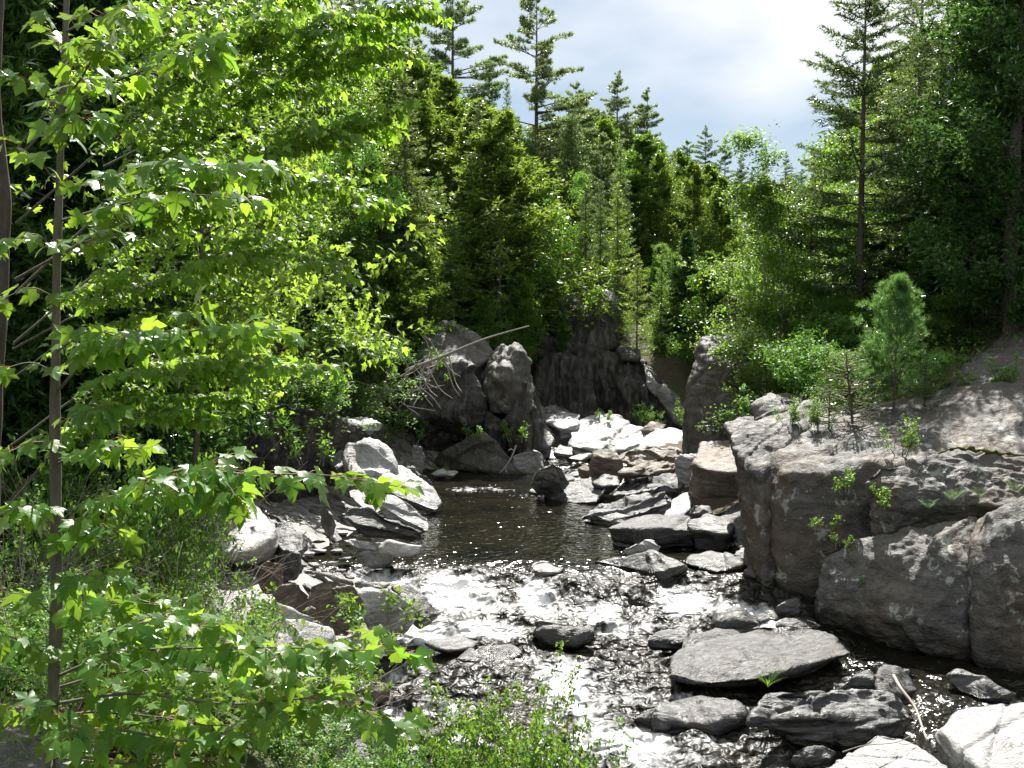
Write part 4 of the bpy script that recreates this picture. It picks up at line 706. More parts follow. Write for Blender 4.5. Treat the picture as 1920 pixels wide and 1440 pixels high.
def broadleaf(seed, H=8., spread=2.2, stems=1, leaves=9000, size=.085, lean=.15, first=.25, tpl=DIAM, droop=.35, clump=.40, nlimb=26, round_=0.0):
    r = np.random.default_rng(seed); limbs, trunks, tips = [], [], []
    for s in range(stems):
        az = r.uniform(0, 6.28); d = np.array([math.cos(az) * lean, math.sin(az) * lean, 1.]); d /= np.linalg.norm(d); hs = H * r.uniform(.8, 1.0) if s else H
        T = noisy_line(np.array([r.normal() * .12 * (stems > 1), r.normal() * .12 * (stems > 1), 0]), d, hs, 12, r, .05, (0, 0, 0)); trunks.append(tube(T, np.linspace(.0085 * H / stems ** .4, .006, 12), 6))
        for b in range(nlimb):
            t = r.uniform(first, .98); p0 = np.array([np.interp(t, np.linspace(0, 1, 12), T[:, k]) for k in range(3)]); az = r.uniform(0, 6.28)
            prof = math.sin(math.pi * min(.97, (t - first * .6) / (1 - first * .6)) ** .8) ** .7 if round_ else (1.1 - t) ** .6
            L = spread * max(.28, prof) * r.uniform(.55, 1.25); dd = np.array([math.cos(az), math.sin(az), r.uniform(.15, .85)]); dd /= np.linalg.norm(dd)
            B = noisy_line(p0, dd, L, 7, r, .12, (0, 0, -.12)); limbs.append(tube(B, np.linspace(.005 + .006 * L, .002, 7), 4)); tips += [B[i] for i in (3, 4, 5, 6, 6)]
            for c in range(6):
                i = r.integers(2, 6); d2 = dd * .6 + rdir(1, r)[0] * .8; d2 /= np.linalg.norm(d2); L2 = L * r.uniform(.3, .75)
                C = noisy_line(B[i], d2, L2, 5, r, .12, (0, 0, -.1)); limbs.append(tube(C, np.linspace(.004, .0015, 5), 3)); tips += [C[2], C[3], C[4], C[4]]
        tips += [T[-1], T[-2]]
    tips = np.array(tips); n = leaves; idx = r.integers(0, len(tips), n)
    rad = clump * r.uniform(.1, 1, n) ** .6 * r.uniform(.35, 1.7, len(tips))[idx]
    pos = tips[idx] + rdir(n, r) * rad[:, None] * np.array([1, 1, .7]); D = rdir(n, r) * np.array([1, 1, .6]) + np.array([0, 0, -droop])
    Nn = np.array([0, -.1, 1.0]) + rdir(n, r) * .75; M = frames(D, Nn)
    return dict(trunk=cat_parts(trunks), limbs=cat_parts(limbs), crown=scatter(tpl[0], tpl[1], pos, M, r.uniform(.65, 1.25, n) * size)), H
def youngpine(seed, H=3.0, spread=1.3):
    r = np.random.default_rng(seed); trunk = tube(noisy_line(np.zeros(3), np.array([0, 0, 1.]), H, 8, r, .01), np.linspace(.035, .006, 8), 6); limbs, fol = [], []
    h = .1 * H
    while h < H:
        u = h / H; prof = spread * (1 - u) ** .8 + .1
        for b in range(6):
            az = r.uniform(0, 6.28); L = prof * r.uniform(.7, 1.1); d = np.array([math.cos(az), math.sin(az), .35 + .9 * u]); d /= np.linalg.norm(d)
            B = noisy_line(np.array([0, 0, h]), d, L, 5, r, .05, (0, 0, .2)); limbs.append(tube(B, np.linspace(.010, .003, 5), 4)); tips = [B[i] for i in (1, 2, 3, 4, 4)]
            for c in range(5):
                i = r.integers(1, 4); d2 = d + rdir(1, r)[0] * .7; C = B[i] + d2 * L * r.uniform(.2, .4); tips.append(C); limbs.append(tube(np.array([B[i], C]), [.004, .002], 3))
            tips = np.array(tips); k = 34; pos = np.repeat(tips, k, 0) + r.normal(size=(len(tips) * k, 3)) * .03
            fol.append(blades(pos, rdir(len(pos), r) + d * .7 + np.array([0, 0, .4]), r.uniform(.08, .135, len(pos)), r, .34))
        h += r.uniform(.15, .24)
    return dict(trunk=trunk, limbs=cat_parts(limbs), crown=cat_parts(fol)), H
def shrub(seed, H=1.4, spread=.9, leaves=2600, size=.055, stems=14, tpl=OVAL, dead=0, clump=.11, lean=(0, 0)):
    r = np.random.default_rng(seed); limbs, tips = [], []
    for s in range(stems):
        az = r.uniform(0, 6.28); o = r.uniform(.1, 1) ** .6 * spread; d = np.array([math.cos(az) * o + lean[0], math.sin(az) * o + lean[1], H * r.uniform(.6, 1.0)]); L = np.linalg.norm(d); d /= L
        B = noisy_line(np.array([math.cos(az), math.sin(az), 0]) * r.uniform(0, .2), d, L, 8, r, .12, (0, 0, -.06)); limbs.append(tube(B, np.linspace(.010, .002, 8), 4)); tips += [B[i] for i in (3, 4, 5, 6, 7, 7)]
        for c in range(7):
            i = r.integers(2, 7); d2 = d * .7 + rdir(1, r)[0] * .8; C = noisy_line(B[i], d2, L * r.uniform(.15, .4), 5, r, .15); limbs.append(tube(C, np.linspace(.004, .0012, 5), 3)); tips += [C[1], C[2], C[3], C[4], C[4]]
    for s in range(dead):
        az = r.uniform(0, 6.28); d = np.array([math.cos(az), math.sin(az), r.uniform(.2, 1.1)]); B = noisy_line(np.array([r.normal() * .2, r.normal() * .2, .1]), d, H * r.uniform(.6, 1.1), 8, r, .2); limbs.append(tube(B, np.linspace(.006, .0015, 8), 3))
        for c in range(4):
            i = r.integers(2, 7); limbs.append(tube(noisy_line(B[i], d + rdir(1, r)[0], H * r.uniform(.2, .45), 5, r, .2), np.linspace(.003, .001, 5), 3))
    tips = np.array(tips); idx = r.integers(0, len(tips), leaves); pos = tips[idx] + rdir(leaves, r) * (clump * r.uniform(.1, 1, leaves))[:, None]; pos[:, 2] = np.maximum(pos[:, 2], .05)
    M = frames(rdir(leaves, r) + np.array([0, 0, .15]), np.array([0, -.1, 1.]) + rdir(leaves, r) * .7)
    return dict(stems=cat_parts(limbs), crown=scatter(tpl[0], tpl[1], pos, M, r.uniform(.6, 1.25, leaves) * size)), H

HALF = [(.0, .03), (.16, -.05), (.30, -.02), (.40, .04), (.36, .13), (.42, .22), (.37, .28), (.46, .40), (.60, .60), (.47, .58), (.40, .60), (.24, .50), (.27, .64), (.24, .70), (.19, .74), (.12, .88), (0, 1.06)]
def maple_leaf(seed, lod=1):
    r = np.random.default_rng(seed); H_ = HALF if lod else [HALF[i] for i in (0, 2, 4, 6, 8, 11, 13, 16)]
    R = [(x * r.uniform(.9, 1.1), y) for x, y in H_]; L = [(-x * r.uniform(.9, 1.1), y) for x, y in H_[1:-1]][::-1]; out = R + L
    P = np.array([(x, y) for x, y in out] + [(0, .38)]); fold, curl, tw = r.uniform(-.1, .45), r.uniform(.1, .5), r.normal() * .2
    z = np.abs(P[:, 0]) * fold - curl * P[:, 1] ** 2 + tw * P[:, 0] * P[:, 1] - .35 * np.abs(P[:, 0]) ** 2 * r.uniform(0, 1.5)
    c = len(P) - 1; V = np.column_stack([P, z]); F = np.array([(c, i, (i + 1) % c) for i in range(c)])
    return V, F
LEAF_T = [maple_leaf(500 + i) for i in range(8)]; LEAF_L = [maple_leaf(520 + i, 0) for i in range(6)]
LEAF_L0 = LEAF_L[0]
PROTO = {}
def proto(key, geo, mats):
    parts, H = geo; parts = dict(parts)
    if 'limbs' in parts: parts['trunk'] = cat_parts([parts['trunk'], parts.pop('limbs')])
    PROTO[key] = ({k: mesh_of(k, V, F, mats[k], k != 'crown') for k, (V, F) in parts.items()}, H)
DK = dict(trunk=M_BARK_D, limbs=M_BARK_D)
proto('pine_a', pine(1, 22, .30, 4.4), dict(DK, crown=M_PINE)); proto('pine_b', pine(2, 22, .40, 4.2, .95), dict(DK, crown=M_PINE)); proto('pine_c', pine(3, 18, .2, 3.9, 1.0), dict(DK, crown=M_PINE))
proto('pine_hero', pine(14, 24, .34, 5.2, 1.0, 1), dict(DK, crown=M_PINE))
proto('spruce_a', spruce(4, 14, .10, 2.1), dict(DK, crown=M_SPRUCE)); proto('spruce_b', spruce(5, 14, .22, 1.8, .3), dict(DK, crown=M_SPRUCE))
proto('spruce_hero', spruce(6, 19, .22, 5.2, .10, 1.1, .19, .70, gap=.16, dead=1), dict(DK, crown=M_SPRUCE_SHADE))
proto('fir_a', spruce(7, 6, .04, 1.45, .12, 1.0, .12, .28), dict(DK, crown=M_FIR)); proto('fir_b', spruce(8, 9, .08, 1.6, .2, .95, .145, .33), dict(DK, crown=M_FIR))
proto('fir_small', spruce(9, 1.7, .06, .62, -.1, 1.1, .035, .13, bw=1.3), dict(DK, crown=M_FIR))
proto('cedar_a', cedar(10, 9, 2.2), dict(DK, crown=M_CEDAR)); proto('cedar_b', cedar(11, 10, 2.4, .12, 1.15), dict(DK, crown=M_CEDAR)); proto('cedar_bush', cedar(12, 4.2, 1.7, .02, 1.0, .16), dict(DK, crown=M_CEDAR))
proto('dark_cedar', cedar(13, 12, 2.2, .04, 1.9, .21), dict(DK, crown=M_DARKCEDAR)); proto('dark_cedar_b', cedar(17, 12, 2.4, .15, 1.6, .21), dict(DK, crown=M_DARKCEDAR))
proto('tall_spruce', spruce(60, 22, .14, 3.8, .16, .75, .20, .72, gap=.12), dict(DK, crown=M_SPRUCE_SHADE)); proto('tall_cedar', cedar(61, 20, 3.0, .05, 2.3, .20), dict(DK, crown=M_DARKCEDAR))
BB = dict(trunk=M_BARK_B, limbs=M_BARK_D)
proto('birch_a', broadleaf(20, 8, 2.6, 1, 13000, .115, .18), dict(BB, crown=M_BIRCH)); proto('birch_b', broadleaf(21, 8.5, 2.4, 2, 14000, .115, .22, nlimb=16), dict(BB, crown=M_BIRCH)); proto('birch_c', broadleaf(22, 7, 2.0, 1, 11000, .11, .1, .15), dict(BB, crown=M_BIRCH))
proto('leafy_a', broadleaf(23, 9, 2.6, 1, 22000, .11, .15, .15, round_=1), dict(DK, crown=M_BIRCH)); proto('leafy_bush', broadleaf(24, 3.2, 1.5, 4, 12000, .085, .35, .1, nlimb=6, clump=.26), dict(DK, crown=M_SHRUB))
proto('young_pine', youngpine(30), dict(DK, crown=M_YPINE))
proto('maple_mid', broadleaf(25, 10, 3.0, 1, 6500, .13, .12, .38, LEAF_L0, .3, .5, 22, round_=1), dict(DK, crown=M_MAPLE2))
SM = dict(stems=M_TWIG, crown=M_SHRUB)
proto('shrub_a', shrub(40, 1.4, 1.0, 5000, .065), SM); proto('shrub_b', shrub(41, 1.2, 1.1, 3600, .07, dead=10), SM); proto('shrub_c', shrub(42, 1.6, .8, 4200, .06, dead=4), SM)
proto('shrub_light', shrub(46, 1.5, .9, 2600, .075, 10, clump=.13), dict(stems=M_TWIG, crown=M_BIRCH)); proto('shrub_twiggy', shrub(47, 1.5, 1.0, 1300, .055, 12, dead=22), SM); proto('willow', shrub(43, 1.5, 1.05, 9000, .055, 26, clump=.10), SM); proto('sprig', shrub(44, .5, .25, 220, .06, 4, clump=.06), dict(stems=M_TWIG, crown=M_BIRCH)); proto('seedling', shrub(45, .8, .32, 700, .055, 5, clump=.09), dict(stems=M_BARK_D, crown=M_BIRCH))

def put(key, name, label, cat, loc, scale=(1, 1, 1), rz=None, group=None, tilt=(0, 0)):
    o = thing_fast(name, loc, label, cat, group); o.scale = scale; o.rotation_euler = (tilt[0], tilt[1], random.uniform(0, 6.28) if rz is None else rz)
    for k, me in PROTO[key][0].items(): link(k, me, o)
    return o
def thing_fast(name, loc, label, cat, group=None):
    o = bpy.data.objects.new(name, None); COL.objects.link(o); o.location = loc; o.empty_display_size = 0.2
    o['label'] = label; o['category'] = cat
    if group: o['group'] = group
    return o
def tree(key, name, label, px, Y, ptop, w=1.0, cat='tree', zb=None, group=None, rz=None, tilt=(0, 0)):
    """A tree standing on the ground at distance Y under pixel column px, its tip at pixel row ptop."""
    x = (px - CX) / F_PX * Y / (_cp - (ptop * 0 + 0) * _sp) if False else ony(px, 560, Y)[0]
    z0 = gz(x, Y) - .15 if zb is None else zb; zt = ony(px, ptop, Y)[2]; H = PROTO[key][1]; s = (zt - z0) / H
    return put(key, name, label, cat, (x, Y, z0), (s * w, s * w, s), rz, group, tilt)

# --- the skyline and the slope beyond the gorge
tree('pine_hero', 'pine_tree', 'tallest white pine standing clear against the sky above the gorge', 1005, 62, -25, 1.0)
tree('pine_a', 'pine_tree', 'tall feathery pine cut by the top edge beside the maple boughs', 852, 66, -45, 1.1)
tree('pine_b', 'pine_tree', 'ragged pine mostly hidden behind the maple boughs at the top edge', 772, 64, 10, .85)
tree('spruce_b', 'spruce_tree', 'dark spruce with a bare lower trunk in front of the feathery pine', 798, 57, 95, 1.15)
tree('spruce_a', 'spruce_tree', 'slim spruce just beside the bare trunked dark spruce', 838, 56, 150, .95)
tree('pine_c', 'pine_tree', 'broken topped pine between the feathery pine and the tallest pine', 918, 68, 118, .8)
tree('spruce_a', 'spruce_tree', 'small dark spire of spruce left of the tallest pine', 950, 70, 145, .8)
tree('pine_c', 'pine_tree', 'bushy pine shouldering the tallest pine on its sunny side', 1078, 66, 150, 1.0)
tree('pine_b', 'pine_tree', 'open crowned pine with upswept boughs right of the tallest pine', 1153, 76, 138, 1.15)
tree('pine_a', 'pine_tree', 'pointed pine beside the open crowned pine on the skyline', 1210, 74, 165, .95)
tree('pine_c', 'pine_tree', 'pale broad topped pine below the blue gap of sky', 1285, 84, 262, 1.2)
tree('pine_b', 'pine_tree', 'tallest of the distant pines under the blue gap', 1318, 92, 238, 1.05)
tree('pine_a', 'pine_tree', 'middle distant pine under the blue gap', 1355, 90, 256, .9)
tree('pine_c', 'pine_tree', 'sloping crowned distant pine at the low point of the skyline', 1386, 86, 288, .85)
tree('spruce_b', 'spruce_tree', 'thin distant spruce in the notch beside the birches', 1430, 94, 262, .8)
tree('pine_b', 'pine_tree', 'hazy distant pine half behind the birches', 1468, 96, 285, 1.0)
tree('pine_a', 'pine_tree', 'distant pine filling the notch low in the skyline', 1405, 110, 318, 1.1)
tree('pine_c', 'pine_tree', 'pine with drooping tiers behind the slope spruces', 1130, 60, 245, 1.0)
tree('spruce_a', 'spruce_tree', 'slope spruce under the open crowned pine', 1162, 55, 268, .95)
tree('spruce_b', 'spruce_tree', 'slope spruce with a thin bare top between its neighbours', 1098, 52, 290, .9)
tree('spruce_a', 'spruce_tree', 'narrow slope spruce above the dark cliff', 1125, 50, 335, .8)
tree('fir_b', 'fir_tree', 'slope fir beside the narrow spruce above the dark cliff', 1158, 50, 345, .9)
tree('cedar_b', 'cedar_tree', 'broad cedar on the slope below the pointed pine', 1235, 58, 285, .9)
tree('cedar_a', 'cedar_tree', 'shaded cedar on the slope under the pale broad pine', 1300, 56, 300, 1.0)
tree('cedar_b', 'cedar_tree', 'dark cedar on the slope just behind the birches', 1350, 54, 330, 1.0)
tree('cedar_b', 'cedar_tree', 'deep green cedar low in the gorge behind the column rock', 1330, 47, 470, 1.0)
tree('dark_cedar_b', 'cedar_tree', 'dim cedar at the bend of the gorge beside the pale fir', 1285, 50, 430, 1.1)
tree('leafy_a', 'leafy_tree', 'leafy tree with pale tips low on the slope beside the firs', 1250, 53, 455, .9)
tree('fir_a', 'fir_tree', 'bright yellow green fir growing on top of the dark cliff', 1195, 46.3, 478, .95, zb=3.4)
tree('fir_b', 'fir_tree', 'darker fir leaning behind the bright fir on the cliff', 1240, 48.5, 470, .95, zb=3.0)
tree('birch_b', 'birch_tree', 'slender bright yellow green birch lit up in the middle of the slope', 1022, 50, 318, .72)
tree('birch_a', 'birch_tree', 'pale leaved birch beside the foot of the tallest pine', 965, 53, 282, .75)
tree('birch_c', 'birch_tree', 'low bright birch below the slender lit birch', 1015, 47.5, 415, .9)
tree('cedar_a', 'cedar_tree', 'cedar with a bare slim trunk in the middle of the slope', 912, 48, 295, .85)
tree('cedar_b', 'cedar_tree', 'cedar beside the bare trunked cedar on the slope', 868, 50, 290, .75)
tree('fir_b', 'fir_tree', 'young fir with a thin stem between two slope cedars', 822, 46, 325, 1.05)
tree('cedar_b', 'cedar_tree', 'wide rusty green cedar at the middle of the near slope', 765, 45, 300, .9)
tree('cedar_a', 'cedar_tree', 'tall cedar rising behind the lit birch leaves on the near slope', 705, 43, 250, .95)
tree('spruce_a', 'spruce_tree', 'shaggy spruce behind the cedars of the near slope', 740, 54, 170, 1.05)
tree('spruce_b', 'spruce_tree', 'spruce in the second rank above the slope cedars', 880, 57, 210, 1.0)
tree('cedar_b', 'cedar_tree', 'cedar leaning over the crown of the overhanging cliff', 790, 41.5, 430, 1.0)
tree('fir_b', 'fir_tree', 'feathery fir right behind the cliff crown', 850, 43, 410, 1.1)
tree('cedar_bush', 'cedar_tree', 'bushy cedar spilling over the gap between the two cliffs', 975, 44.6, 520, .75, zb=3.2)
tree('cedar_bush', 'cedar_tree', 'low cedar bush hanging on the ledge of the dark cliff', 1055, 46.2, 600, .6, zb=3.6)
tree('cedar_bush', 'cedar_tree', 'dark cedar bush between cliff crown and knob', 905, 43, 560, .8)
tree('leafy_bush', 'leafy_shrub', 'light green leafy shrub under the boulder in the woods', 990, 50, 470, 1.0, 'shrub')
tree('leafy_bush', 'leafy_shrub', 'leafy shrub on top of the dark cliff beside the buttress', 1020, 49.5, 505, .9, 'shrub')
tree('cedar_bush', 'cedar_tree', 'low cedar in the hollow at the end of the streaked cliff', 1262, 49.5, 560, 1.3)
tree('dark_cedar_b', 'cedar_tree', 'dark cedar standing in the bend behind the column rock', 1300, 52, 520, .9)
# --- near slope
tree('leafy_a', 'leafy_tree', 'leafy tree with bright sunlit sprays over the stony bank', 650, 41, 215, .95, rz=1.0)
tree('birch_b', 'birch_tree', 'small leaved tree drooping beside the overhanging cliff', 700, 41.5, 330, 1.1)
tree('leafy_a', 'leafy_tree', 'dark leafed tree overhanging the shaded rock wall', 530, 37, 250, 1.0)
tree('leafy_a', 'leafy_tree', 'fine leaved tree glowing behind the second maple boughs', 455, 33, 240, .95)
tree('leafy_a', 'leafy_tree', 'tall fine leaved tree at the back of the second maple boughs', 590, 46, 120, 1.1)
tree('leafy_bush', 'leafy_shrub', 'leafy shrub hanging over the end of the dark rock wall', 640, 36, 600, 1.3, 'shrub')
tree('leafy_bush', 'leafy_shrub', 'leafy shrub drooping beside the dead tree on the cliff', 715, 38.6, 560, 1.2, 'shrub')
tree('leafy_bush', 'leafy_shrub', 'leafy shrub on top of the dark rock wall', 540, 31, 640, 1.3, 'shrub')
tree('leafy_bush', 'leafy_shrub', 'leafy shrub above the cave side of the rock wall', 440, 29, 620, 1.4, 'shrub')
tree('cedar_bush', 'cedar_tree', 'bushy cedar behind the shrubs of the rock wall', 600, 38.5, 470, 1.3)
tree('cedar_bush', 'cedar_tree', 'bushy cedar at the shoulder of the cliff', 735, 40, 480, 1.2)
tree('cedar_bush', 'cedar_tree', 'bushy cedar in the shade left of the rock wall', 330, 29, 560, 1.4)
tree('cedar_a', 'cedar_tree', 'cedar drooping in front of the cliff shoulder', 665, 40, 450, 1.5)
tree('dark_cedar', 'cedar_tree', 'huge dark cedar standing behind the maple trunk', 150, 20, -320, 1.0)
tree('dark_cedar_b', 'cedar_tree', 'dark cedar filling the gap right of the maple trunk', 300, 24, -260, .9)
tree('dark_cedar', 'cedar_tree', 'dark cedar at the edge of the view behind the thick trunk', -30, 18, -350, .95)
tree('dark_cedar_b', 'cedar_tree', 'shadowy cedar behind the second maple boughs', 370, 30, -150, 1.0)
tree('spruce_b', 'spruce_tree', 'dark spruce far back behind the maple boughs', 520, 40, -60, 1.3)
tree('spruce_a', 'spruce_tree', 'spruce in the shade behind the sunlit leafy tree', 610, 44, 40, 1.3)
tree('pine_a', 'pine_tree', 'pine crown high behind the maple boughs', 680, 58, -60, 1.1)
# --- maples between the thicket and the dark cedars
tree('maple_mid', 'maple_tree', 'lime leaved maple standing in the thicket above the stony bank', 335, 18.0, 20, .85, rz=.4)
tree('maple_mid', 'maple_tree', 'lime leaved maple in front of the dark cedars', 215, 21, 60, .9, rz=2.2)
tree('maple_mid', 'maple_tree', 'farther lime leaved maple showing between boughs at the top edge', 505, 36, -60, .62, rz=4.0)
# --- the shaded bank
tree('spruce_hero', 'spruce_tree', 'tall open spruce reaching bare limbs across the sky', 1612, 34, -120, 1.0, rz=.6)
tree('birch_a', 'birch_tree', 'bright birch leaning over the column rock', 1475, 34.5, 330, 1.0)
tree('birch_b', 'birch_tree', 'tallest sunlit birch beside the open spruce', 1520, 36.5, 245, 1.1)
tree('birch_c', 'birch_tree', 'low birch drooping over the top of the column rock', 1440, 33.8, 470, 1.05)
tree('birch_a', 'birch_tree', 'birch with a pale crooked trunk under the open spruce', 1560, 37, 350, 1.0)
tree('birch_b', 'birch_tree', 'birch showing bright leaves between the dark conifers', 1680, 42, 170, 1.0)
tree('birch_c', 'birch_tree', 'half shaded birch behind the open spruce trunk', 1640, 40, 290, 1.2)
tree('leafy_a', 'leafy_tree', 'dim leafy tree low behind the young pine', 1560, 33, 520, .9)
tree('leafy_bush', 'leafy_shrub', 'leafy shrub beside the column rock under the birches', 1470, 31, 610, 1.1, 'shrub')
tree('leafy_bush', 'leafy_shrub', 'leafy shrub with glinting leaves left of the young pine', 1545, 28.5, 615, 1.0, 'shrub')
tree('tall_spruce', 'spruce_tree', 'dark spruce with spreading tiers cut by the top edge', 1775, 34, -420, 1.05)
tree('tall_spruce', 'spruce_tree', 'dark spruce between the open spruce and its spreading neighbour', 1712, 38, -200, 1.0)
tree('tall_cedar', 'cedar_tree', 'black green cedar at the shaded corner of the view', 1900, 30, -560, 1.0)
tree('dark_cedar_b', 'cedar_tree', 'dark cedar draping the shaded rock face', 1840, 34, 120, 1.5)
tree('tall_spruce', 'spruce_tree', 'dark conifer crowding the top corner of the view', 1870, 36, -520, 1.0)
tree('tall_spruce', 'spruce_tree', 'spruce deep in the shade behind the corner cedar', 1985, 33, -560, 1.0)
tree('tall_cedar', 'cedar_tree', 'dark cedar high over the great outcrop at the edge of the view', 1835, 32.5, -300, .85)
tree('cedar_b', 'cedar_tree', 'shaded cedar at the foot of the dark rock face', 1740, 33, 440, 1.3)
tree('leafy_a', 'leafy_tree', 'yellow green leafy tree catching light against the dark cedars of the shaded bank', 1845, 33, 340, .95)
tree('leafy_bush', 'leafy_shrub', 'shaded leafy shrub on the slope behind the young pine in the shade', 1775, 31.5, 545, 1.3, 'shrub')
tree('leafy_bush', 'leafy_shrub', 'leafy shrub at the edge of the view above the sloping ledge', 1910, 34, 450, 1.4, 'shrub')
tree('young_pine', 'young_pine_tree', 'soft young white pine growing on the great outcrop', 1682, 25.0, 528, .95, zb=ony(1682, 775, 25)[2])
tree('fir_small', 'young_fir_tree', 'yellow green fir sapling leaning beside the young pine', 1605, 24.0, 660, 1.7, zb=ony(1605, 795, 24)[2], tilt=(0, .12))
tree('fir_small', 'young_fir_tree', 'smaller fir sapling nearer the nose of the outcrop', 1560, 23.8, 722, 1.5, zb=ony(1560, 806, 23.8)[2])
tree('young_pine', 'young_pine_tree', 'second smaller young pine crowded against the soft young pine', 1640, 25.6, 640, 1.1, zb=ony(1640, 770, 25.6)[2])
tree('leafy_bush', 'leafy_shrub', 'leafy shrub behind the fir saplings on the great outcrop', 1590, 26.6, 640, 1.0, 'shrub', zb=ony(1590, 778, 26.6)[2])
tree('leafy_bush', 'leafy_shrub', 'low leafy shrub between the young pine and the sloping ledge', 1745, 27.0, 650, 1.1, 'shrub', zb=ony(1745, 765, 27.0)[2])
tree('fir_small', 'young_fir_tree', 'dark fir sapling tucked under the young pine', 1740, 25.2, 660, 1.3, zb=ony(1740, 765, 25)[2])
for a, b, y, s, lab in [(1690, 850, 21.9, 1.0, 'leafy seedling standing alone on the ledge of the outcrop'), (1515, 800, 24.0, .9, 'leafy seedling at the foot of the fir saplings'), (1480, 795, 24.2, .8, 'bright sprout at the nose of the outcrop'), (1535, 808, 23.6, .8, 'thin seedling between sprout and fir saplings'), (1895, 740, 25.5, 1.3, 'seedling high on the sloping ledge at the edge of the view'), (1820, 735, 26, .8, 'tiny seedling halfway up the sloping ledge'), (1275, 798, 42, 1.3, 'bright bush growing by the column rock at the narrows'), (1200, 800, 43, 1.2, 'green sprout at the foot of the streaked cliff'), (1225, 800, 42.5, 1.1, 'low green plant beside the sprout at the cliff foot')]:
    put('seedling', 'seedling', lab, 'plant', ony(a, b, y) - np.array([0, 0, .05]), (s, s, s))
for a, b, y, s, lab in [(1590, 925, 21.0, 1.1, 'bright sprig hanging from the crack in the outcrop face'), (1650, 950, 20.7, 1.1, 'taller sprig rooted in the vertical crack of the outcrop'), (1545, 1000, 20.9, .9, 'sprig halfway up the brown face of the outcrop'), (1575, 1030, 20.6, .8, 'low sprig above the huge brown boulder'), (1600, 1105, 20.1, .7, 'sprig growing on the huge brown boulder face'), (800, 705, 37.2, 2.4, 'small bush on the shoulder of the overhanging cliff'), (845, 720, 36.9, 1.2, 'yellow green tuft on the brow of the overhanging cliff'), (880, 828, 36.0, 1.4, 'plant on the apron below the overhang'), (972, 828, 36.0, 1.7, 'bright yellow green plant beside the pillar of the cliff'), (1128, 792, 41, 1.2, 'tiny plant on the broad white ledge'), (762, 835, 36.2, 2.0, 'dark green plant at the cave mouth'), (830, 890, 35, .9, 'yellow sprig on the white stone under the cave'), (590, 870, 27, 2.0, 'little bush between the white boulders'), (570, 790, 29, 3.0, 'bush over the highest white boulder'), (1100, 590, 46.0, 3.0, 'pale leafed bush clinging to the dark cliff buttress')]:
    put('sprig', 'sprig', lab, 'plant', ony(a, b, y) - np.array([0, -.1, .04]), (s, s, s))
# young conifers and cedars that fill the ranks behind, nothing sets them apart
rs = np.random.default_rng(5)
for i, (a, y, t) in enumerate([(1740, 33, 540), (1850, 34.5, 480), (1950, 35, 470), (1680, 33, 520), (1620, 32, 560), (1900, 35, 380), (1800, 37, 330), (1960, 33, 330), (1720, 36, 420), (1640, 36, 430), (1580, 38, 450)]):
    tree(('leafy_bush', 'cedar_bush')[i % 2], 'undergrowth_shrub', 'dim shrub in the shaded wood above the great outcrop', a, y, t, 1.5, 'shrub', group='dim shrubs of the shaded wood')
fill = np.random.default_rng(55); nfill = 0
for i in range(1500):
    if nfill >= 190: break
    y = fill.uniform(40, 150); a = fill.uniform(-60, 1980); x = ony(a, 560, y)[0]
    if 940 < a < 1430 and y < 56: continue
    if a < 700 and y > 75: continue
    k = ('cedar_a', 'spruce_a', 'cedar_b', 'spruce_b', 'cedar_b', 'fir_b', 'pine_c')[nfill % 7]; z = gz(x, y) - .2
    lim = np.interp(a, [0, 700, 800, 900, 1000, 1100, 1250, 1400, 1440, 1520, 1650, 1980], [-200, 10, 110, 190, 240, 200, 270, 345, 355, 300, 100, -100])
    hmax = ony(a, lim, y)[2] - z; H = min(hmax, fill.uniform(10, 20))
    if H < 5: continue
    s = H / PROTO[k][1]; w = s * fill.uniform(.95, 1.4)
    put(k, 'conifer_tree', 'conifer massed with its like in the depth of the forest', 'tree', (x, y, z), (w, w, s), group='conifers massed in the forest depth'); nfill += 1

# --- shrubs on the near bank
sh = np.random.default_rng(66)
spots = [(20, 1010, 13), (110, 1040, 13.5), (200, 960, 15), (60, 880, 16), (160, 860, 17), (260, 900, 17.5), (230, 1050, 14.5), (330, 1050, 15.5), (300, 960, 17), (330, 1150, 13), (210, 1170, 12), (100, 1180, 11), (20, 1150, 11), (260, 1260, 11), (380, 1240, 12.2), (150, 1280, 9.6), (300, 1370, 9.8), (420, 1340, 10.8), (520, 1330, 12), (200, 1420, 8.4), (30, 800, 18.5), (130, 790, 20), (230, 820, 20), (340, 870, 20), (560, 1290, 13), (360, 1440, 9.2)]
spots += [(60, 1300, 9), (240, 1320, 9.2), (340, 1300, 10.4), (120, 1400, 8.0), (290, 1440, 8.6), (450, 1420, 9.6), (530, 1400, 10.4), (-20, 1240, 9.6), (180, 1230, 10.4)]
for i, (a, b, y) in enumerate(spots):
    p = ony(a, b, y); z = gz(p[0], y) - .05; hgt = max(.9, min(2.4, p[2] - z + .55)); k = ('shrub_a', 'shrub_b', 'shrub_c', 'shrub_light', 'shrub_b', 'shrub_twiggy')[int(sh.integers(0, 6))]; hgt *= sh.uniform(.75, 1.3); s = hgt / PROTO[k][1]; w = max(.75, min(1.2, s))
    put(k, 'bank_shrub', 'small leaved green shrub in the thicket on the near bank', 'shrub', (p[0], y, z), (w, w, s), group='shrubs of the near bank thicket')
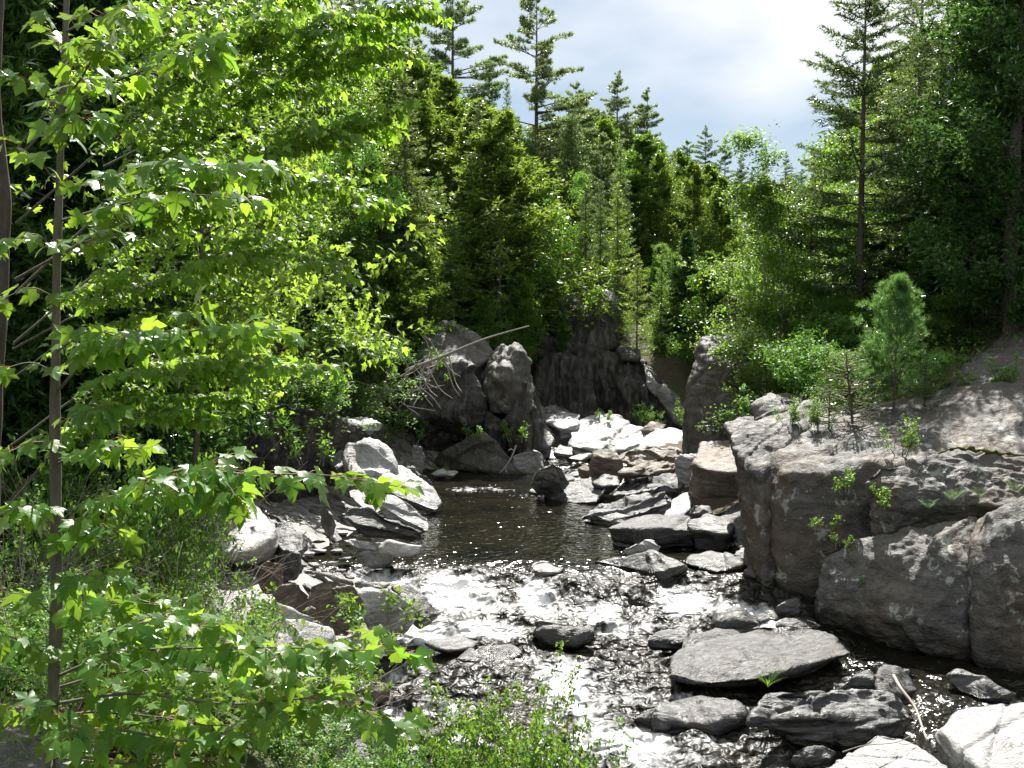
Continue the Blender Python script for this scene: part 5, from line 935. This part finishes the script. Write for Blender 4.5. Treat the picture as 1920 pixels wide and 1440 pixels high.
for a, b, y, lab, sc in [(960, 1290, 9.6, 'tallest willow shrub reaching up in front of the rapids', 1.0), (820, 1370, 9.4, 'willow shrub spreading low at the bottom edge', .95), (690, 1385, 9.6, 'willow shrub beside the lowest maple leaves', .85), (590, 1400, 9.4, 'willow shrub on the bank at the foot of the maple', .85), (1010, 1400, 9.2, 'willow shrub at the end of the row beside the white water', .8)]:
    p = ony(a, b, y); z = gz(p[0], y) - .05; z = max(z, p[2] - 1.6)
    s = (p[2] - z) / 1.5; put('willow', 'willow_shrub', lab, 'shrub', (p[0], y, z), (sc * .8, sc * .8, s))
put('sprig', 'sprig', 'narrow leaved sapling by the smooth pale rock at the rapid', 'plant', ony(720, 1190, 18.6), (2.2, 2.2, 2.0))

# undergrowth that hides the forest floor
def undergrowth():
    r = np.random.default_rng(88); n = 110000; y = r.uniform(24, 75, n) ** 1.0; a = r.uniform(-80, 2000, n); x = (a - CX) / F_PX * y; z = ground(x, y)
    xl, xr = np.interp(y, EY, EXL), np.interp(y, RYE, EXR); ok = ((x < xl - 5) | ((x > xr + 5.5) & (y > 27.5))) | (y > 50)
    d = fbm(np.stack([x, y, 0 * x], 1) * .5, 3, 71); ok &= (d > -.45); x, y, z, d = x[ok], y[ok], z[ok], d[ok]; n = len(x)
    pos = np.stack([x, y, z + r.uniform(.02, 1.2, n) * np.clip(.5 + d, .15, 1.2)], 1)
    M = frames(rdir(n, r) + np.array([0, 0, .3]), np.array([0, -.1, 1.]) + rdir(n, r) * .6)
    return scatter(DIAM[0], DIAM[1], pos, M, r.uniform(.08, .22, n))
link('undergrowth', mesh_of('undergrowth', *undergrowth(), M_SHRUB, False), label='low leafy undergrowth covering the forest floor', cat='undergrowth', kind='stuff')

# unseen conifers added behind and beside the viewpoint to block sky light
for i, (x, y, h) in enumerate([(-9, -6, 15), (13, -5, 15), (17, 2, 16), (19, 9, 15), (-13, 0, 15), (-15, 7, 16), (20, 16, 15)]):
    k = ('dark_cedar', 'spruce_a', 'dark_cedar_b')[i % 3]; s = h / PROTO[k][1]
    put(k, 'conifer_tree', 'unseen conifer added around the viewpoint to block sky light', 'tree', (x, y, gz(x, y) - .2), (s * 1.4, s * 1.4, s), group='unseen conifers added to block sky light')
# ------------------------------------------------------------------ maples close to the camera
def maple(name, label, trunk_px, trunk_r, boughs, leaf, spacing, twig, templates, mat, seed, n_obj=300, spread=.5, bark=None, wild=0):
    r = np.random.default_rng(seed); T = spline(np.array([ony(*p) for p in trunk_px]), 24); base = T[-1].copy(); T = T[::-1]
    base[2] = gz(base[0], base[1]) - .1; T = np.vstack([base, T]); root = thing_fast(name, base, label, 'tree')
    TV, TF = tube(spline(T, 70), np.linspace(trunk_r[1], trunk_r[0], 70) * (1 + .10 * vnoise(np.stack([np.arange(70) * .23, np.zeros(70), np.zeros(70)], 1), seed)), 14); TV = TV + fbm(TV * np.array([6, 6, 1.5]), 3, seed)[:, None] * np.array([1, 1, 0]) * trunk_r[1] * .16
    link('trunk', mesh_of('trunk', TV - base, TF, bark or M_BARK_M), root)
    pos, D, Nn, S = [], [], [], []; stalk = []
    for bg in boughs:
        pts, dens = list(bg[:-1]), bg[-1]
        if wild:
            q = pts[0]; pts[0] = (q[0] - 6, q[1] + r.uniform(-20, 130), q[2]); pts[1] = (pts[1][0], pts[1][1] + r.uniform(-25, 45), pts[1][2])
        B = spline(np.array([ony(*p) for p in pts]), 22); L = np.linalg.norm(np.diff(B, axis=0), axis=1).sum()
        geo = [tube(B, np.linspace(.0022 + .0042 * L ** .7, .0016, 22), 5)]; lines = [(B, .16)]
        for c in range(int(L / twig * dens)):
            i = r.integers(4, 21); d = B[min(i + 1, 21)] - B[i]; d /= np.linalg.norm(d); sd = np.cross(d, [0, 0, 1.]); sd /= np.linalg.norm(sd) + 1e-6
            d2 = d * .8 + sd * r.choice([-1, 1]) * r.uniform(.5, 1.1) + np.array([0, 0, r.normal() * .16 + .05]); d2 /= np.linalg.norm(d2)
            C = noisy_line(B[i], d2, L * spread * r.uniform(.25, .8) * (1.15 - i / 24), 10, r, .10, (0, 0, -.06)); geo.append(tube(C, np.linspace(.0030, .0012, 10), 4)); lines.append((C, .1))
        link('branch', mesh_of('branch', *(lambda v: (v[0] - base, v[1]))(cat_parts(geo)), M_BARK_M), root)
        for Q, t0 in lines:
            l = np.linalg.norm(np.diff(Q, axis=0), axis=1).sum(); m = max(2, int(l / spacing * dens)); tt = np.concatenate([np.linspace(t0, 1, m), [1.0]])
            for t in tt:
                p = np.array([np.interp(t, np.linspace(0, 1, len(Q)), Q[:, k]) for k in range(3)]); j = min(int(t * (len(Q) - 1)), len(Q) - 2); d = Q[j + 1] - Q[j]; d /= np.linalg.norm(d) + 1e-9
                sd = np.cross(d, [0, 0, 1.]); sd /= np.linalg.norm(sd) + 1e-6
                for s in ((1, -1) if t < 1 else (0,)):
                    dd = d * .55 + sd * s * .9 + r.normal(size=3) * .28 + np.array([0, 0, -.16]); dd /= np.linalg.norm(dd); sl = leaf * r.uniform(.55, 1.0)
                    q = p + dd * sl * .55 + np.array([0, 0, .12 * sl]); pos.append(q); stalk.append((p, q)); D.append(dd + np.array([0, 0, -.42 * r.uniform(.2, 1.6)])); Nn.append(np.array([0, -.12, 1.0]) + r.normal(size=3) * .42); S.append(leaf * r.uniform(.62, 1.18))
    pos, D, Nn, S = np.array(pos), np.array(D), np.array(Nn), np.array(S); M = frames(D, Nn); ti = r.integers(0, len(templates), len(pos))
    rel = pos - np.array([0, 0, CAM_Z]); px = CX + F_PX * rel[:, 0] / rel[:, 1]; vis = (px > -20) & (px < 1940); show = S / rel[:, 1] * vis; order = np.argsort(-show); own = np.zeros(len(pos), bool); own[order[:n_obj]] = True
    meshes = [mesh_of('leaf', V, F, mat) for V, F in templates]
    for i in np.nonzero(own)[0]:
        o = link('leaf', meshes[ti[i]], root); m4 = Matrix(M[i].tolist()).to_4x4(); o.matrix_local = Matrix.Translation(pos[i] - base) @ m4 @ Matrix.Scale(S[i], 4)
    rest = [scatter(*templates[k], (pos - base)[(ti == k) & ~own], M[(ti == k) & ~own], S[(ti == k) & ~own]) for k in range(len(templates)) if ((ti == k) & ~own).any()]
    if rest: link('foliage', mesh_of('foliage', *cat_parts(rest), mat), root, kind='stuff')
    st = cat_parts([tube(np.array([a, (a + b) / 2 + np.array([0, 0, .004]), b]) - base, [.0011, .0009, .0008], 3) for a, b in stalk]); link('leaf_stalks', mesh_of('leaf_stalks', *st, M_PETIOLE), root, kind='stuff')
    print(name, len(pos), 'leaves')
    return root
d0 = 4.4
maple('maple_tree', 'young maple with big bright leaves on a slim trunk nearest the camera',
      [(127, -60, d0), (119, 120, d0), (112, 320, d0), (107, 500, d0 - .02), (103, 760, d0), (104, 960, d0 + .02), (105, 1200, d0), (92, 1480, d0 - .05)], (.011, .028), [
    [(122, 60, d0), (165, 40, 4.3), (235, 12, 4.1), (262, 30, 4.0), 1.0],
    [(120, 110, d0), (95, 60, 4.5), (70, 25, 4.4), 1.0],
    [(116, 205, d0), (200, 160, 4.3), (290, 125, 4.1), (360, 100, 4.0), (415, 65, 3.9), 1.0],
    [(115, 190, d0), (150, 150, 4.2), (180, 90, 4.1), (155, 80, 4.0), .9],
    [(113, 215, d0), (70, 160, 4.3), (25, 140, 4.2), 1.0],
    [(112, 260, d0), (140, 235, 4.1), (180, 210, 3.95), 1.0],
    [(112, 350, d0), (70, 300, 4.3), (20, 270, 4.2), .9],
    [(111, 352, d0), (200, 335, 4.2), (300, 305, 4.0), (400, 310, 3.9), (530, 315, 3.85), 1.15],
    [(110, 415, d0), (220, 385, 4.3), (340, 365, 4.2), (470, 375, 4.1), 1.0],
    [(109, 480, d0), (170, 450, 4.2), (230, 440, 4.1), .8],
    [(107, 560, d0), (60, 540, 4.3), (5, 560, 4.2), 1.0],
    [(106, 735, d0), (180, 660, 4.2), (280, 640, 4.0), (400, 615, 3.85), (535, 620, 3.75), 1.3],
    [(106, 660, d0), (170, 620, 4.1), (240, 640, 3.9), 1.1],
    [(300, 635, 3.98), (340, 600, 3.9), (372, 565, 3.85), .8],
    [(105, 800, d0), (170, 760, 4.1), (190, 770, 4.0), .8],
    [(104, 830, d0), (60, 830, 4.3), (10, 850, 4.1), 1.0],
    [(104, 960, d0), (60, 950, 4.2), (10, 960, 4.0), .9],
    [(105, 870, d0), (180, 840, 4.2), (280, 840, 4.0), .9],
    [(106, 1025, d0), (180, 960, 4.3), (260, 905, 4.2), (360, 880, 4.0), (460, 890, 3.9), (600, 890, 3.8), (745, 912, 3.7), 1.0],
    [(240, 920, 4.2), (300, 925, 4.0), (380, 910, 3.9), (430, 935, 3.85), .8],
    [(106, 1015, d0), (170, 985, 4.2), (230, 1000, 4.1), .9],
    [(105, 1130, d0), (150, 1085, 4.2), (215, 1080, 4.0), .8],
    [(104, 1255, d0), (190, 1190, 4.2), (300, 1165, 4.0), (420, 1180, 3.9), .95],
    [(104, 1270, d0), (220, 1225, 4.2), (380, 1215, 4.0), (560, 1215, 3.9), (760, 1222, 3.8), .95],
    [(102, 1320, d0), (250, 1300, 4.1), (430, 1320, 3.9), (600, 1310, 3.8), (735, 1350, 3.7), .95],
    [(100, 1390, d0), (220, 1370, 4.1), (350, 1390, 3.9), (470, 1375, 3.8), .9],
    [(104, 1240, d0), (60, 1210, 4.2), (10, 1190, 4.0), .9],
    [(100, 1350, d0), (60, 1330, 4.2), (15, 1330, 4.0), .8],
    [(98, 1400, d0), (130, 1360, 4.0), (170, 1390, 3.9), .8],
    [(103, 1290, d0), (200, 1265, 4.5), (330, 1255, 4.4), (470, 1270, 4.3), (560, 1275, 4.2), 1.0],
    [(98, 1420, d0), (200, 1430, 4.0), (320, 1435, 3.9), (420, 1430, 3.8), .9],
    [(100, 1345, d0), (180, 1335, 4.5), (300, 1345, 4.4), (400, 1360, 4.3), (540, 1350, 4.2), 1.0],
    [(104, 1180, d0), (160, 1140, 4.4), (240, 1130, 4.3), (330, 1140, 4.3), .8],
    [(104, 1160, d0), (60, 1120, 4.3), (10, 1110, 4.2), .8],
    [(108, 480, d0), (70, 440, 4.3), (20, 450, 4.2), .8],
    [(105, 700, d0), (60, 680, 4.3), (10, 690, 4.2), .8]], .086, .066, .16, LEAF_T, M_MAPLE, 900, spread=.32)
d1 = 9.6
maple('maple_tree', 'larger maple with layered yellow green boughs behind the slim young maple',
      [(10, -200, d1), (-8, 150, d1), (6, 400, d1), (-4, 640, d1), (-14, 900, d1), (-30, 1150, d1)], (.04, .085), [
    [(36, 330, d1), (200, 230, 9.3), (380, 118, 9.2), (520, 70, 9.1), (640, 42, 9.0), (790, 10, 8.9), 1.25],
    [(40, 200, d1), (250, 90, 9.4), (450, 20, 9.4), (620, -30, 9.3), 1.2],
    [(36, 420, d1), (250, 300, 9.6), (450, 190, 9.5), (600, 130, 9.4), (765, 100, 9.2), 1.25],
    [(34, 480, d1), (260, 400, 9.2), (440, 330, 9.0), (580, 260, 8.9), (745, 215, 8.8), 1.25],
    [(200, 240, 9.9), (380, 190, 10), (560, 110, 10.1), (700, 60, 10.2), 1.1],
    [(32, 560, d1), (250, 450, 9.8), (430, 390, 9.8), (600, 350, 9.7), (690, 385, 9.6), 1.2],
    [(30, 610, d1), (200, 530, 9.4), (380, 500, 9.2), (520, 470, 9.1), (610, 495, 9.0), 1.15],
    [(30, 640, d1), (160, 560, 9.9), (300, 520, 10), (430, 525, 10.1), .9],
    [(24, 800, d1), (200, 735, 9.4), (350, 700, 9.2), (480, 685, 9.1), (620, 690, 9.0), 1.2],
    [(22, 840, d1), (180, 770, 9.6), (320, 745, 9.5), (460, 755, 9.4), 1.2],
    [(22, 850, d1), (160, 800, 9.2), (290, 785, 9.1), (400, 790, 9.0), 1.0],
    [(28, 700, d1), (150, 640, 9.6), (260, 600, 9.5), (300, 590, 9.5), .9],
    [(38, 260, d1), (140, 120, 9.8), (300, 10, 9.9), (420, -60, 10), 1.0]], .085, .075, .075, LEAF_L, M_MAPLE2, 901, spread=.45, bark=M_BARK_O, wild=1)

# ------------------------------------------------------------------ dead wood
def deadwood(name, label, lines, mat=M_DEAD, cat='log'):
    tb = [(n, tube(spline(np.array([ony(*p) for p in pts]), 14), np.linspace(r0, r1, 14), 7)) for n, pts, r0, r1 in lines]
    base = tb[0][1][0].mean(0); root = thing_fast(name, base, label, cat)
    for n, (V, F) in tb: link(n, mesh_of(n, V - base, F, mat), root)
    return root
r = np.random.default_rng(77); L = [('trunk', [(760, 695, 35.6), (830, 668, 35.4), (910, 635, 35.2), (992, 611, 35)], .065, .02)]
for i in range(22):
    t = r.uniform(0, .35); a, b = 765 + 220 * t, 693 - 80 * t; s = r.choice([-1, 1]); dx, dy = r.uniform(-70, 60), r.uniform(20, 80) if r.random() < .8 else -r.uniform(20, 50)
    L.append(('branch', [(a, b, 35.5), (a + dx * .5, b + dy * .7, 35.3), (a + dx, b + dy, 35.0 + r.normal() * .2)], .024, .007))
L.append(('branch', [(640, 705, 35.6), (690, 722, 35.3), (760, 732, 35), (835, 722, 34.9)], .03, .01))
for i in range(12):
    a, b = 650 + r.uniform(0, 150), 715 + r.uniform(0, 15); L.append(('branch', [(a, b, 35.3), (a + r.uniform(-20, 30), b + r.uniform(15, 30), 35.1), (a + r.uniform(-10, 60), b + r.uniform(25, 55), 35)], .016, .006))
deadwood('fallen_tree', 'bleached dead tree leaning out from the overhanging cliff with bare branches', L, cat='dead tree')
deadwood('driftwood_stick', 'forked white stick lodged at the foot of the cliff', [('stem', [(968, 835, 35.2), (960, 855, 35.1), (950, 872, 35), (936, 888, 34.9)], .035, .012), ('twig', [(951, 870, 35), (948, 880, 35), (950, 886, 34.9)], .018, .008), ('twig', [(963, 845, 35.1), (958, 842, 35), (952, 846, 35)], .016, .008)], cat='stick')
p0, p1 = onz(1675, 1266, -.15), onz(1738, 1388, -.5)
def stick(name, label, P, r0, r1, mat=M_DEAD, twigs=()):
    P = np.array(P); b = P[0]; o = thing_fast(name, b, label, 'stick'); V, F = tube(spline(P, 16), np.linspace(r0, r1, 16), 7); link('stem', mesh_of('stem', V - b, F, mat), o)
    for q in twigs: V, F = tube(spline(np.array(q), 8), np.linspace(r1 * .9, .003, 8), 5); link('twig', mesh_of('twig', V - b, F, mat), o)
stick('driftwood_stick', 'pale bent stick lying across the rocks beside the pale angular block', [p0, onz(1690, 1292, -.22), onz(1715, 1325, -.36), onz(1728, 1360, -.45), p1], .030, .014)
stick('twig', 'thin dark twig lying over the pale pointed slab', [onz(1580, 1410, -.62), onz(1620, 1398, -.5), onz(1680, 1392, -.48), onz(1715, 1375, -.45)], .010, .005, M_TWIG, [[onz(1680, 1392, -.48), onz(1700, 1396, -.5), onz(1722, 1388, -.5)]])
# grass tuft and ferns
def tuft(label, p, n, h, seed, mat, name='grass_tuft', cat='grass', w=.05):
    r = np.random.default_rng(seed); parts = []
    for i in range(n):
        az = r.uniform(0, 6.28); d = np.array([math.cos(az) * .5, math.sin(az) * .5, 1.]); hh = h * r.uniform(.5, 1.1); B = noisy_line(np.zeros(3), d, hh, 5, r, .03, (math.cos(az) * .4, math.sin(az) * .4, -.3)); s = np.array([-math.sin(az), math.cos(az), 0]) * hh * w
        wd = np.array([.6, 1, .8, .5, .05])[:, None]; V = np.vstack([B - s * wd, B + s * wd]); parts.append((V, np.array([f for j in range(4) for f in ((j, j + 1, j + 6), (j, j + 6, j + 5))])))
    o = thing_fast(name, p, label, cat); link('blades', mesh_of('blades', *cat_parts(parts), mat), o)
tuft('tuft of fresh grass sprouting at the edge of the broad flat slab', onz(1440, 1290, -.42), 44, .40, 1, M_FERN, w=.022)
def fern(label, p, n, h, seed):
    r = np.random.default_rng(seed); o = thing_fast('fern', p, label, 'fern')
    for i in range(n):
        az = r.uniform(0, 6.28); d = np.array([math.cos(az), math.sin(az), 1.4]); B = noisy_line(np.zeros(3), d * .75, h * r.uniform(.7, 1.1), 16, r, .02, (0, 0, -.35)); T = np.gradient(B, axis=0); sd = np.cross(T, [0, 0, 1.]); sd /= np.linalg.norm(sd, axis=1)[:, None]
        tt = np.linspace(0, 1, 16); pos = np.vstack([B[2:], B[2:]]); D = np.vstack([sd[2:] + T[2:] * 6, -sd[2:] + T[2:] * 6]); sz = np.tile(h * .34 * np.sin(np.pi * (tt[2:] * .8 + .15)), 2)
        V, F = scatter(BLADE[0] * np.array([.55, 1, 1]), BLADE[1], pos, frames(D, np.tile([0, 0, 1.], (len(pos), 1)) + r.normal(size=(len(pos), 3)) * .1), sz); link('frond', mesh_of('frond', V, F, M_FERN), o)
for i, (a, b, y, h, lab) in enumerate([(1785, 940, 20.2, .42, 'largest fern in the cleft above the huge brown boulder'), (1740, 955, 20.3, .32, 'fern at the lower end of the cleft above the brown boulder'), (1835, 935, 20.1, .30, 'fern at the upper end of the cleft above the brown boulder'), (1905, 925, 19.7, .34, 'fern at the edge of the view above the brown boulder'), (1690, 1125, 19.6, .16, 'tiny fern low on the huge brown boulder')]):
    fern(lab, ony(a, b, y), 9, h, 600 + i)
# moss along the ledge crack
def moss():
    r = np.random.default_rng(9); P = spline(np.array([ony(1745, 856, 21.4), ony(1790, 840, 21.5), ony(1850, 846, 21.4), ony(1930, 856, 21.3)]), 40); V, F = tube(P, np.sin(np.linspace(.1, 3.0, 40)) * .035 + .004, 10)
    return V + fbm(V * 14, 3, 3)[:, None] * np.array([.02, .02, .04]), F
N = NT('moss'); P = N.n('ShaderNodeNewGeometry').outputs['Position']; n = N.noise(P, 60, 4, .7); b = N.n('ShaderNodeBsdfPrincipled', i_Roughness=.95); N.l(N.ramp(n, (.3, (.03, .04, .008)), (.7, (.12, .13, .025))), b.inputs['Base Color']); N.l(N.bump(n, 1, .02), b.inputs['Normal']); N.l(b.outputs[0], N.out.inputs['Surface'])
link('moss', mesh_of('moss', *moss(), N.m), label='dark green cushion of moss along the crack of the outcrop ledge', cat='moss', kind='stuff')
